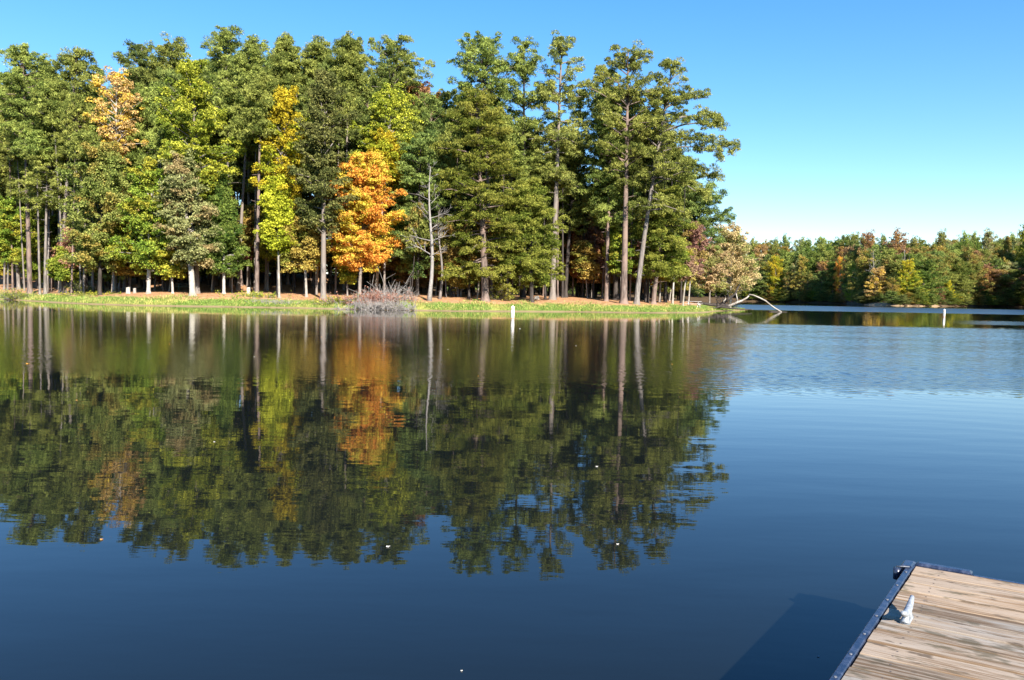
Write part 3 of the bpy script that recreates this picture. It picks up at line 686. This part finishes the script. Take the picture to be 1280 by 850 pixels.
# wood on the near side of the cove, out of the frame, whose shade lies on the cove
for k in range(26):
    t_ = k / 25; x = 205 - 30 * t_ + rng.uniform(0, 22); y = 312 - 90 * t_ + rng.uniform(-5, 5)
    if (x / y) * FPX + 640 < 1300: x = (1296 - 640) / FPX * y
    if gz(x, y) < .3: continue
    put('far_tree', FP[k % 5], x, y, rng.uniform(27, 33), rng.uniform(5, 6.5), 'pine_dk', 'grey', 'tree on the right side of the cove beyond the frame', 'trees beyond the right edge of the cove')

# thin saplings and poles under the tall crowns, near the front
SP = [proto(300 + i, 10, 1.6, (.45, .35, .5)[i], ('oval', 'oval', 'tall')[i], .085, card=1.25, dens=.6, sides=6) for i in range(3)]
for k in range(95):
    px = rng.uniform(-5, 870); s = rng.uniform(7, 22); D = shore(px) + s; x = px2x(px, D)
    if sdist([(x, D)], PEN)[0] < 5 or px < 110 or 640 < px < 720: continue
    lf = (('rust', 'lime', 'brown', 'green', 'gold', 'olive') if px < 300 else ('lime', 'gold', 'green', 'yellow', 'rust') if px < 500 else ('rust', 'gold', 'olive', 'green', 'brown', 'lime'))
    lf = lf[k % len(lf)]; w_ = {'rust': 'rusty', 'lime': 'yellow-green', 'brown': 'withered brown', 'green': 'green', 'gold': 'tan-gold', 'olive': 'olive', 'yellow': 'yellow', 'orange': 'orange', 'red': 'dull red'}[lf]
    zone = 'at the left' if px < 300 else 'near the orange maple' if px < 560 else 'toward the point'
    put('sapling', SP[k % 3], x, D, rng.uniform(5, 11), rng.uniform(.9, 1.7), lf, ('grey', 'grey', 'dark', 'white')[k % 4], 'thin %s sapling under the tall trees %s' % (w_, zone), 'saplings under the tall trees')
# slender pines whose bare stems stand in front of the dark wood
zones = [(2, 128, 15, 'grey', 'at far left'), (180, 430, 15, 'grey', 'between the white-trunked tree and the orange maple'), (545, 700, 11, 'dark', 'around the huge layered pine'), (700, 855, 13, 'dark', 'among the thick trunks near the point')]
for (a_, b_, n_, bk, wh) in zones:
    for k in range(n_):
        px = a_ + (b_ - a_) * (k + rng.uniform(.1, .9)) / n_; s = rng.uniform(8, 19); D = shore(px) + s; x = px2x(px, D)
        if 222 < px < 262 or 335 < px < 372: continue
        ty = float(np.interp(px, SKX, SKY_)) + rng.uniform(30, 100); ty += 45 * (625 < px < 770); H = at(px, ty, D)[2] - gz(x, D)
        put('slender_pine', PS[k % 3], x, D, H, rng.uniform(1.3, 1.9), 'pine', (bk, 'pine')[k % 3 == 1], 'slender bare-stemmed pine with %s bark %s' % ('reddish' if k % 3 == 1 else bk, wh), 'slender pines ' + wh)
# ------------------------------------------------------------------ grass on the bank
n = 46000
px = rng.uniform(-30, 930, n); D = np.interp(px, SH_PX, SH_D) + rng.uniform(.1, 7.5, n) ** 1.0
x = (px - 640) / FPX * D; P = np.stack([x, D], 1); z = ground(P)
ok = (z > .03) & (z < .68 + .16 * np.sin(x * .8 + 2 * np.sin(x * .23)) + rng.normal(0, .14, n)) & (np.sin(x * .9) + np.sin(x * .37 + D) + rng.normal(0, .6, n) > -1.6)
P, z = P[ok], z[ok]; n = len(z)
cen = np.column_stack([P, z + .05]); d = unit(rng.normal(0, .35, (n, 3)) + np.array([0, 0, 1])); nr_ = unit(rng.normal(0, 1, (n, 3)) * np.array([1, 1, .1]) + np.array([0, -.5, 0]))
ln = rng.uniform(.10, .30, n) * (1 + .8 * (rng.uniform(0, 1, n) > .93))
cen[:, 2] += ln * .3
v, q = cards(cen, d, nr_, ln, rng.uniform(.03, .07, n))
LMG = leaf_mat('grass_blades', (.100, .180, .030), (.240, .310, .070), (.36, .32, .11), .5, trans=.35)
tag(Geo().add(v, q, rl=rng.uniform(0, 1, n), rc=rng.uniform(0, 1, n)).build('grass', LMG), kind='stuff')

# ------------------------------------------------------------------ brush at the water's edge
def twigs(r, n, spread, h, cx=0, arch=.5, rad=.012, lo=.1):
    g = Geo(); tips = []
    for _ in range(n):
        b = np.array([r.normal(0, spread[0] * .5), r.normal(0, spread[1] * .5), lo * r.uniform(-1, 1)])
        d = unit(np.array([r.normal(0, 1), r.normal(0, .7), r.uniform(.3, 1.3)])); Ln = r.uniform(.5, 1.1) * h
        w = np.linspace(0, 1, 5)[:, None]
        p_ = b + d * Ln * w + np.array([0, 0, -1]) * arch * Ln * w ** 2 * r.uniform(0, 1) + r.normal(0, .04, (5, 3)) * w
        g.add(*tube(p_, np.linspace(rad, rad * .4, 5), 4, cap=False)); tips.append(p_[2:])
        for _ in range(3):
            q0 = p_[r.integers(1, 4)]; dd = unit(d + r.normal(0, .7, 3)); p2 = q0 + dd * Ln * .4 * np.linspace(0, 1, 3)[:, None]
            g.add(*tube(p2, np.linspace(rad * .6, rad * .3, 3), 3, cap=False)); tips.append(p2)
    return g, np.concatenate(tips)
r = np.random.default_rng(77)
def shrub(name, px, D, spread, h, n, label, cat, bark, leaf=None, nl=0, group=None, z=None, rad=.018, arch=.5):
    x = px2x(px, D); z = gz(x, D) if z is None else z
    o = thing(name, (x, D, z), label, cat, group); g, tips = twigs(r, n, spread, h, arch=arch, rad=rad)
    g.build('twigs', BM[bark], o)
    if leaf:
        c = tips[r.integers(0, len(tips), nl)] + r.normal(0, .10, (nl, 3))
        v, q = cards(c, unit(r.normal(0, 1, (nl, 3))), unit(r.normal(0, 1, (nl, 3))), r.uniform(.08, .2, nl), r.uniform(.05, .12, nl))
        Geo().add(v, q, rl=r.uniform(0, 1, nl), rc=r.uniform(0, 1, nl)).build('leaves', LM[leaf], o)
    return o
shrub('brush_pile', 477, 77.6, (3.2, 1.4), 1.4, 300, 'wide pile of grey dead branches lying in the water below the orange maple', 'brush', 'dead', z=.0, rad=.03)
shrub('fallen_branch', 468, 79.6, (3.0, 1.0), 2.0, 150, 'fallen branch with withered reddish leaves on top of the grey brush pile', 'branch', 'dead', 'brown', 5200, z=.45, rad=.025)
shrub('dead_bush', 487, 82.0, (1.6, 1.2), 3.6, 90, 'tall arching bare grey bush behind the brush pile', 'bush', 'dead', z=.6, arch=.9, rad=.032)
shrub('dead_bush', 343, 80.2, (2.4, .8), 1.0, 90, 'low grey twiggy bush on the grass below the slender white trunk', 'bush', 'dead', z=.3)
shrub('bush', 425, 80.0, (2.4, .8), .9, 70, 'low yellow-green bush at the bank left of the brush pile', 'bush', 'grey', 'lime', 1400)
shrub('bush', 20, 93.5, (1.6, .8), 1.6, 60, 'small leafy bush with green leaves at the grass edge by the left margin', 'bush', 'grey', 'green', 1400)
shrub('bush', 116, 86.2, (4.2, .6), .6, 70, 'low yellow-green weeds along the top of the grass below the broad olive tree', 'bush', 'grey', 'lime', 1500)
shrub('bush', 318, 83.2, (2.6, .7), .8, 60, 'low yellowish bush beside the pale stump', 'bush', 'grey', 'lime', 1300)
shrub('bush', 625, 88.2, (1.0, .7), 1.7, 60, 'upright green bush at the foot of the huge layered pine', 'bush', 'grey', 'green', 1300)
shrub('bush', 107, 93, (1.8, 1.2), 1.6, 90, 'dark green bush in the shade left of the dark trunk', 'bush', 'grey', 'cedar', 2200)

# ------------------------------------------------------------------ fallen tree on the point
def pxpath(pts, D): return np.array([at(a, b, D + (c[0] if c else 0)) for a, b, *c in pts])
base = np.array([px2x(895, 108), 108, 0.])
ft = thing('fallen_tree', tuple(base), 'fallen tree at the tip of the point, its bleached limb arching into the water', 'tree')
g = Geo()
for pts, r0, r1, dd in (([(872, 378.5), (880, 379.5), (890, 381), (900, 381.5), (910, 382)], .16, .26, 0),
                        ([(898, 382), (905, 378), (912, 373), (919, 367), (922, 360), (925, 355)], .24, .06, 0),
                        ([(902, 381), (904, 375), (903, 371)], .11, .04, .3), ([(908, 377), (911, 371), (909, 366)], .09, .03, -.3),
                        ([(896, 383), (905, 384), (915, 385.5), (928, 386.5), (940, 387)], .16, .05, -.5),
                        ([(900, 383), (893, 385), (885, 384)], .12, .04, -.6),
                        ([(919, 367), (926, 363), (934, 362)], .07, .02, .4)):
    P = pxpath(pts, 108 + dd) - base; g.add(*tube(P, np.linspace(r0, r1, len(P)), 8))
fr = np.random.default_rng(12)
for k in range(34):
    a_ = at(fr.uniform(893, 924), fr.uniform(374, 382), 108 + fr.normal(0, .7)) - base; d_ = unit(np.array([fr.normal(.3, .8), fr.normal(0, .6), fr.uniform(.1, 1.1)])); l_ = fr.uniform(.5, 1.7)
    g.add(*tube(a_ + d_ * l_ * np.linspace(0, 1, 4)[:, None] + fr.normal(0, .07, (4, 3)), np.linspace(.035, .012, 4), 4))
g.build('trunk', BM['dark'], ft, smooth=True)
for pts, r0, r1, dd in (([(909, 383), (915, 381), (921, 378), (927, 376), (934, 372), (937, 368.5)], .20, .09, .2),
                        ([(922, 377), (921, 371), (920, 366)], .11, .06, .2),
                        ([(904, 377), (907, 374), (906.5, 369)], .10, .05, -.5)):
    P = pxpath(pts, 108 + dd) - base; Geo().add(*tube(P, np.linspace(r0, r1, len(P)), 8)).build('limb', BM['bone'], ft, smooth=True)
P = pxpath([(936, 368), (942, 369), (950, 372.5), (957, 376), (964, 382), (970, 386), (977, 390)], 108) - base
o = Geo().add(*tube(P, np.array([.07, .09, .10, .10, .10, .09, .08]), 8)).build('limb', BM['bone'], ft, smooth=True)
P = pxpath([(961, 387.3), (966, 388.6), (975, 388.8), (984, 388.4)], 108) - base; P[:, 2] = .02
Geo().add(*tube(P, np.array([.10, .12, .09, .03]), 6)).build('branch', BM['dark'], ft, smooth=True)

# ------------------------------------------------------------------ stumps, posts, tables, shelter
def flat_mat(name, c1, c2, rough=.6, sc=6., spec=.4, metal=0., bs=.2):
    m, t = newmat(name); tc = N(t, 'ShaderNodeTexCoord').outputs['Object']; a = noise(t, tc, sc, 5, .65)
    principled(t, mixc(t, smooth(t, a, .3, .7), c1, c2), rough, spec, metal, bump=a, bstr=bs, bdist=.01); return m
M_GT = flat_mat('dark_green_paint', (.03, .07, .055), (.07, .14, .11), .45)
M_PW = flat_mat('pale_weathered_wood', (.42, .38, .36), (.66, .62, .60), .8)
M_ROOF = flat_mat('dark_roof', (.05, .04, .035), (.11, .09, .08), .9)
M_POST = flat_mat('cream_post', (.60, .55, .45), (.74, .70, .60), .7)
def lathe(prof_, sides=20):
    p_ = np.array(prof_, float); th = np.arange(sides) / sides * 2 * PI
    v = np.stack([p_[:, None, 0] * np.cos(th), p_[:, None, 0] * np.sin(th), np.repeat(p_[:, 1:2], sides, 1)], -1).reshape(-1, 3)
    n = len(p_); i = np.arange(n - 1)[:, None] * sides; j = np.arange(sides)[None]; k = (j + 1) % sides
    return v, np.stack([i + j, i + k, i + sides + k, i + sides + j], -1).reshape(-1, 4)
def stump(px, D, rr, h, label):
    x = px2x(px, D); z = gz(x, D); w = np.array([[-.2, 1.35], [0, 1.2], [.25, 1.0], [.8, .93], [.97, .95], [1.0, .85], [1.0, 0.01]])
    v, q = lathe([(b * rr, a * h) for a, b in w], 14); an = np.arctan2(v[:, 1], v[:, 0])
    v[:, :2] *= (1 + .10 * np.sin(3 * an + px) + .05 * np.sin(7 * an))[:, None]; v[:, 2] += np.where(v[:, 2] > .9 * h, .12 * rr * np.cos(an), 0)
    tag(Geo().add(v, q).build('tree_stump', BM['white'], loc=(x, D, z)), label, 'stump')
stump(310, 84.5, .20, .85, 'short pale stump on the rise left of the long straight pine trunk')
stump(168, 86.0, .16, .55, 'small pale stump beside the pale forked trunk')
stump(670, 92.0, .28, .38, 'low broad grey stump right of the left buoy')
stump(160, 86.5, .22, .70, 'mossy low stump left of the small pale stump')
def picnic(px, D, rz, mt, label):
    x = px2x(px, D); o = thing('picnic_table', (x, D, gz(x, D)), label, 'picnic table', rz=rz)
    g = Geo()
    for k in range(5): g.add(*box(0, -.30 + .15 * k, .75, 1.85, .14, .04, bev=.006))
    g.build('tabletop', mt, o)
    for s in (-1, 1):
        g = Geo()
        for k in (0, 1): g.add(*box(0, s * (.62 + .15 * k), .45, 1.85, .14, .04, bev=.006))
        g.build('bench', mt, o)
    for sx_ in (-.65, .65):
        g = Geo()
        for s in (-1, 1): g.add(*tube([(sx_, s * .62, 0), (sx_, s * .22, .73)], .045, 4))
        g.add(*box(sx_ + .05, 0, .40, .04, 1.5, .09)); g.add(*box(sx_ + .05, 0, .69, .04, .7, .07))
        g.build('leg', mt, o)
picnic(231, 91.5, .25, M_GT, 'dark green picnic table in shade left of the thick white trunk')
picnic(866, 101.5, -.5, M_PW, 'pale picnic table on the grass of the point by the white trunks')
D = 118; x = px2x(42, D); o = thing('picnic_shelter', (x, D, gz(x, D)), 'small open shelter with low dark roof and cream posts behind the left pines', 'shelter', rz=.25)
g = Geo(); w_, d_ = 2.2, 1.9
v = np.array([(-w_, -d_, 2.75), (w_, -d_, 2.75), (w_, 0, 3.5), (-w_, 0, 3.5), (-w_, d_, 2.75), (w_, d_, 2.75)], float); v = np.vstack([v, v - [0, 0, .12]])
g.add(v, [(0, 1, 2, 3), (3, 2, 5, 4), (9, 8, 7, 6), (10, 11, 8, 9), (0, 6, 7, 1), (4, 5, 11, 10), (0, 3, 9, 6), (3, 4, 10, 9), (1, 7, 8, 2), (2, 8, 11, 5)])
g.build('roof', M_ROOF, o)
for sx_ in (-1, 1):
    for sy_ in (-1, 1): Geo().add(*box(sx_ * 1.8, sy_ * 1.5, 1.4, .24, .24, 3.0, bev=.01)).build('post', M_POST, o)
# ------------------------------------------------------------------ buoys
m, t = newmat('white_buoy_plastic'); tc = N(t, 'ShaderNodeTexCoord').outputs['Object']
principled(t, mixc(t, smooth(t, noise(t, mapping(t, tc, (9, 9, 2)), 1, 4), .5, .8), (.82, .81, .78), (.62, .58, .50)), .4); M_W = m
M_O = flat_mat('orange_band', (.62, .20, .03), (.75, .30, .05), .5)
def buoy(px, py, toppy, label):
    P = atz(px, py, 0); H = at(px, toppy, P[1])[2]; rr = .125
    o = thing('buoy', (P[0], P[1], 0), label, 'buoy', 'white marker buoys')
    pr = [(.01, -.6), (rr, -.58), (rr, .8 * H)] + [(rr * math.cos(a), H - rr * .9 + rr * .9 * math.sin(a)) for a in np.linspace(0, 1.5, 7)] + [(.005, H)]
    Geo().add(*lathe(pr, 24)).build('float', M_W, o, smooth=True)
    for z0 in (.035, H * .74):
        Geo().add(*lathe([(rr, z0), (rr + .003, z0 + .004), (rr + .003, z0 + .05), (rr, z0 + .054)], 24)).build('band', M_O, o, smooth=True)
    Geo().add(*lathe([(.005, H + .03), (.02, H + .028), (.022, H - .01)], 8)).build('lifting_eye', M_W, o)
buoy(640.8, 399, 382.3, 'white cylindrical buoy in front of the wooded bank')
buoy(1180, 396.5, 386.5, 'white cylindrical buoy out on the open water at right')

# ------------------------------------------------------------------ dock
DZ = .45
C0 = atz(1145, 707, DZ)[:2]; E0 = atz(1052, 850, DZ)[:2]; F0 = atz(1280, 730, DZ)[:2]
u = unit(E0 - C0); w = unit(F0 - C0)                       # u runs back along the left edge, w along the planks
dk = thing('dock', (C0[0], C0[1], DZ), 'weathered wooden dock corner with black edge trim at the bottom right', 'dock')
def dv(a, b, z): return np.array([*(u * a + w * b), z])
def dbox(a0, a1, b0, b1, z0, z1, bev=.0):
    c = [(a0 + bev, b0 + bev), (a1 - bev, b0 + bev), (a1 - bev, b1 - bev), (a0 + bev, b1 - bev)]; c2 = [(a0, b0), (a1, b0), (a1, b1), (a0, b1)]
    if bev <= 0:
        v = np.array([dv(a, b, z) for z in (z0, z1) for a, b in c2]); q = [(3, 2, 1, 0), (4, 5, 6, 7)] + [(j, (j + 1) % 4, 4 + (j + 1) % 4, 4 + j) for j in range(4)]
    else:
        v = np.array([dv(a, b, z0) for a, b in c2] + [dv(a, b, z1 - bev) for a, b in c2] + [dv(a, b, z1) for a, b in c])
        q = [(3, 2, 1, 0), (8, 9, 10, 11)] + [(r_ * 4 + j, r_ * 4 + (j + 1) % 4, r_ * 4 + 4 + (j + 1) % 4, r_ * 4 + 4 + j) for r_ in range(2) for j in range(4)]
    return v, np.array(q)[:, ::-1]
m, t = newmat('weathered_planks')
tc = N(t, 'ShaderNodeTexCoord').outputs['Object']; oi = N(t, 'ShaderNodeObjectInfo').outputs['Random']
rot = -math.atan2(w[1], w[0])
al = mapping(t, tc, (1, 1, 1), (0, 0, rot))
off = N(t, 'ShaderNodeVectorMath', operation='ADD'); L(t, al, off.inputs[0])
cx = N(t, 'ShaderNodeCombineXYZ'); L(t, math_(t, 'MULTIPLY', oi, 37.), cx.inputs[0]); L(t, math_(t, 'MULTIPLY', oi, 11.), cx.inputs[2]); L(t, cx.outputs[0], off.inputs[1])
V = off.outputs[0]
grain = noise(t, mapping(t, V, (2.2, 55, 6)), 1, 5, .6, dist=.4); fine = noise(t, mapping(t, V, (7, 130, 20)), 1, 3, .6)
broad = noise(t, mapping(t, V, (1.1, 9, 3)), 1, 3); knots = noise(t, mapping(t, V, (6, 22, 6)), 1, 3, .6); mold = noise(t, mapping(t, V, (3, 7, 3)), 1, 4, .7)
col = mixc(t, smooth(t, grain, .40, .60), (.33, .21, .12), (.66, .53, .40))
col = mixc(t, smooth(t, broad, .47, .56), col, mixc(t, grain, (.60, .52, .43), (.80, .74, .65)))
col = mixc(t, math_(t, 'MULTIPLY', smooth(t, math_(t, 'ADD', broad, math_(t, 'MULTIPLY', oi, .25)), .58, .74), .55), col, (.50, .30, .14))
col = mixc(t, math_(t, 'MULTIPLY', smooth(t, knots, .60, .68), .85), col, (.16, .11, .07))
col = mixc(t, math_(t, 'MULTIPLY', smooth(t, mold, .54, .64), .75), col, (.17, .14, .08))
col = mixc(t, math_(t, 'MULTIPLY', smooth(t, fine, .54, .66), .4), col, (.20, .15, .10))
hs = N(t, 'ShaderNodeHueSaturation'); hs.inputs['Saturation'].default_value = 1.0; L(t, col, hs.inputs['Color']); L(t, math_(t, 'ADD', math_(t, 'MULTIPLY', oi, .30), .35), hs.inputs['Value'])
bh = math_(t, 'ADD', grain, math_(t, 'MULTIPLY', fine, .6))
principled(t, hs.outputs[0], .78, .25, bump=bh, bstr=.5, bdist=.004); M_PL = m
m, t = newmat('black_vinyl_sky_tint'); tc = N(t, 'ShaderNodeTexCoord').outputs['Object']
nz = noise(t, tc, 25, 5, .7)
principled(t, mixc(t, smooth(t, nz, .4, .75), (.012, .018, .04), (.05, .065, .11)), smooth(t, nz, .3, .7, .2, .38), .6, bump=nz, bstr=.15, bdist=.004); M_BK = m  # black vinyl; the blue of the reflected sky is put into its base colour
M_GAL = flat_mat('galvanised_metal', (.22, .24, .26), (.40, .42, .44), .5, 40, metal=.3, bs=.3)
M_BOLT = flat_mat('bolt_metal', (.08, .09, .11), (.22, .23, .25), .55, 60, metal=.5)
M_SCR = flat_mat('screw_metal', (.05, .04, .035), (.12, .10, .09), .6)
M_FLT = flat_mat('black_float', (.012, .012, .014), (.03, .03, .03), .5)
pr_ = np.random.default_rng(5); PWD = .1435
NP_ = 40
for k in range(NP_):
    a0 = k * PWD + .005; a1 = (k + 1) * PWD - .0065 - pr_.uniform(0, .002); dz = pr_.normal(0, .0012)
    o = Geo().add(*dbox(a0, a1, pr_.uniform(-.002, .003), 2.45, -.038 + dz, dz, .0012)).build('plank', M_PL, dk)
    if k < 16:
        for b in (.122, 1.222):
            for a in (a0 + .035, a1 - .035):
                v, q = lathe([(.0042, dz + .0002), (.0042, dz + .0010), (.0006, dz + .0006)], 8); Geo().add(v + dv(a + pr_.normal(0, .003), b + pr_.normal(0, .005), 0), q).build('screw', M_SCR, o)
LEN = NP_ * PWD
def trim(name, a0, a1, b0, b1, prof_z, mat=M_BK):
    return Geo().add(*dbox(a0, a1, b0, b1, prof_z[0], prof_z[1], .004)).build(name, mat, dk)
er = trim('edge_trim', .075, LEN, -.038, -.006, (-.15, .006))
lip = Geo().add(*dbox(.075, LEN, -.052, -.040, -.17, -.035, .004)).build('lip', M_BK, er)
for k in range(24):
    a = .16 + k * .235
    v, q = lathe([(.007, 0), (.007, .0015), (.005, .003), (.001, .0035)], 10); v = v + dv(a, -.022, .0065)
    Geo().add(v, q).build('bolt', M_BOLT, er, smooth=True)
Geo().add(*dbox(-.030, -.004, .26, 2.45, -.15, -.004, .004)).build('end_board', M_BK, dk)
cb_ = Geo().add(*dbox(-.045, .072, -.066, -.004, -.16, .012, .012)).build('corner_bracket', M_BK, dk)
Geo().add(*dbox(-.056, -.006, -.002, .255, -.14, .012, .010)).build('corner_bumper', M_BK, dk)
v, q = tube([dv(.092, -.074, -.06), dv(.092, -.074, .0)], .018, 14); Geo().add(v, q).build('corner_roller', M_BK, dk, smooth=True)
Geo().add(*tube([dv(.092, -.080, .006), dv(.088, -.05, .010), dv(.080, -.018, .012)], .004, 6)).build('roller_pin', M_BOLT, dk, smooth=True)
for b in (.10, 1.2, 2.3): Geo().add(*dbox(.02, LEN, b, b + .045, -.19, -.039)).build('joist', M_PL, dk)
for a in (.25, 1.9, 3.55, 4.9): Geo().add(*dbox(a, a + .8, .3, 2.1, -.62, -.192, .03)).build('dock_float', M_FLT, dk)
# cleat: two horns on a waisted base, long axis along the dock edge
cc = atz(1133.5, 776, DZ)[:2]; rel = cc - C0
AB = np.linalg.solve(np.array([u, w]).T, rel); ca, cb2 = AB
cl_ = Geo()
def cpt(s, h): return dv(ca, cb2, 0) + np.array([*(u * s), h])
xs = np.linspace(-.115, .115, 15)
zc = .040 + .034 * (np.abs(xs) / .115) ** 1.8; rr = .0160 * (1 - .45 * (np.abs(xs) / .115) ** 2)
cl_.add(*tube([cpt(a, b) for a, b in zip(xs, zc)], rr, 12))
for s in (-.035, .035): cl_.add(*tube([cpt(s * 1.25, .004), cpt(s, .02), cpt(s * .8, .045)], [.022, .014, .013], 10))
bx_ = Geo(); cleat = cl_.build('cleat', M_GAL, dk, smooth=True)
Geo().add(*dbox(ca - .05, ca + .05, cb2 - .018, cb2 + .018, .001, .009, .004)).build('cleat_base', M_GAL, cleat)
for s in (-.05, .05):
    v, q = lathe([(.009, .009), (.009, .014), (.004, .017), (.0005, .017)], 10); Geo().add(v + dv(ca + s, cb2, 0), q).build('bolt', M_BOLT, cleat, smooth=True)

# ------------------------------------------------------------------ floating leaves
def leaf(px, py, size, mat, label, name='floating_leaf'):
    size *= .62; P = atz(px, py, .004); n = 9; a = np.linspace(0, 2 * PI, n * 2, endpoint=False); rr = size * (.62 + .38 * np.cos(5 * a) * .6)
    v = np.column_stack([rr * np.cos(a), rr * np.sin(a), .25 * size * (np.cos(a) ** 2)]); k = len(v)
    v = np.vstack([v, [0, 0, 0.0]]); v2 = v - np.array([0, 0, .002]); q = [(i, (i + 1) % k, k, k) for i in range(k)]; q2 = [((i + 1) % k + k + 1, i + k + 1, 2 * k + 1, 2 * k + 1) for i in range(k)]
    q3 = [(i, i + k + 1, (i + 1) % k + k + 1, (i + 1) % k) for i in range(k)]
    tag(Geo().add(np.vstack([v, v2]), q + q2 + q3).build(name, mat, loc=tuple(P)), label, 'leaf', 'leaves floating on the lake')
M_LO = flat_mat('orange_leaf', (.60, .25, .04), (.75, .38, .06), .5); M_LW = flat_mat('pale_leaf', (.62, .58, .48), (.80, .76, .68), .5)
leaf(35, 454.5, .085, M_LO, 'orange leaf floating on the tree reflections near the left edge')
leaf(485, 683, .030, M_LW, 'pale leaf floating below the reflected treetops, left of centre')
leaf(650, 411, .11, M_LW, 'tiny pale leaf floating just right of the left buoy')
leaf(127, 674, .022, M_LO, 'brownish leaf floating at the lower left reflections')
leaf(746, 583, .030, M_LW, 'pale leaf floating in the dark pine reflections right of centre')
leaf(772, 680, .022, M_LW, 'pale leaf floating at the end of the pine reflections')
for q_, (a_, b_) in enumerate(((212, 430), (318, 446), (402, 421), (560, 437), (598, 470), (720, 432), (96, 500), (268, 552), (840, 455))):
    leaf(a_, b_, .007 * (800 / (b_ - 350)) ** .8, (M_LO, M_LW)[q_ % 2], 'tiny %s leaf adrift on the open water away from the dock' % ('orange', 'pale')[q_ % 2])
leaf(577, 838, .010, M_LW, 'speck-like pale leaf floating at the bottom centre')
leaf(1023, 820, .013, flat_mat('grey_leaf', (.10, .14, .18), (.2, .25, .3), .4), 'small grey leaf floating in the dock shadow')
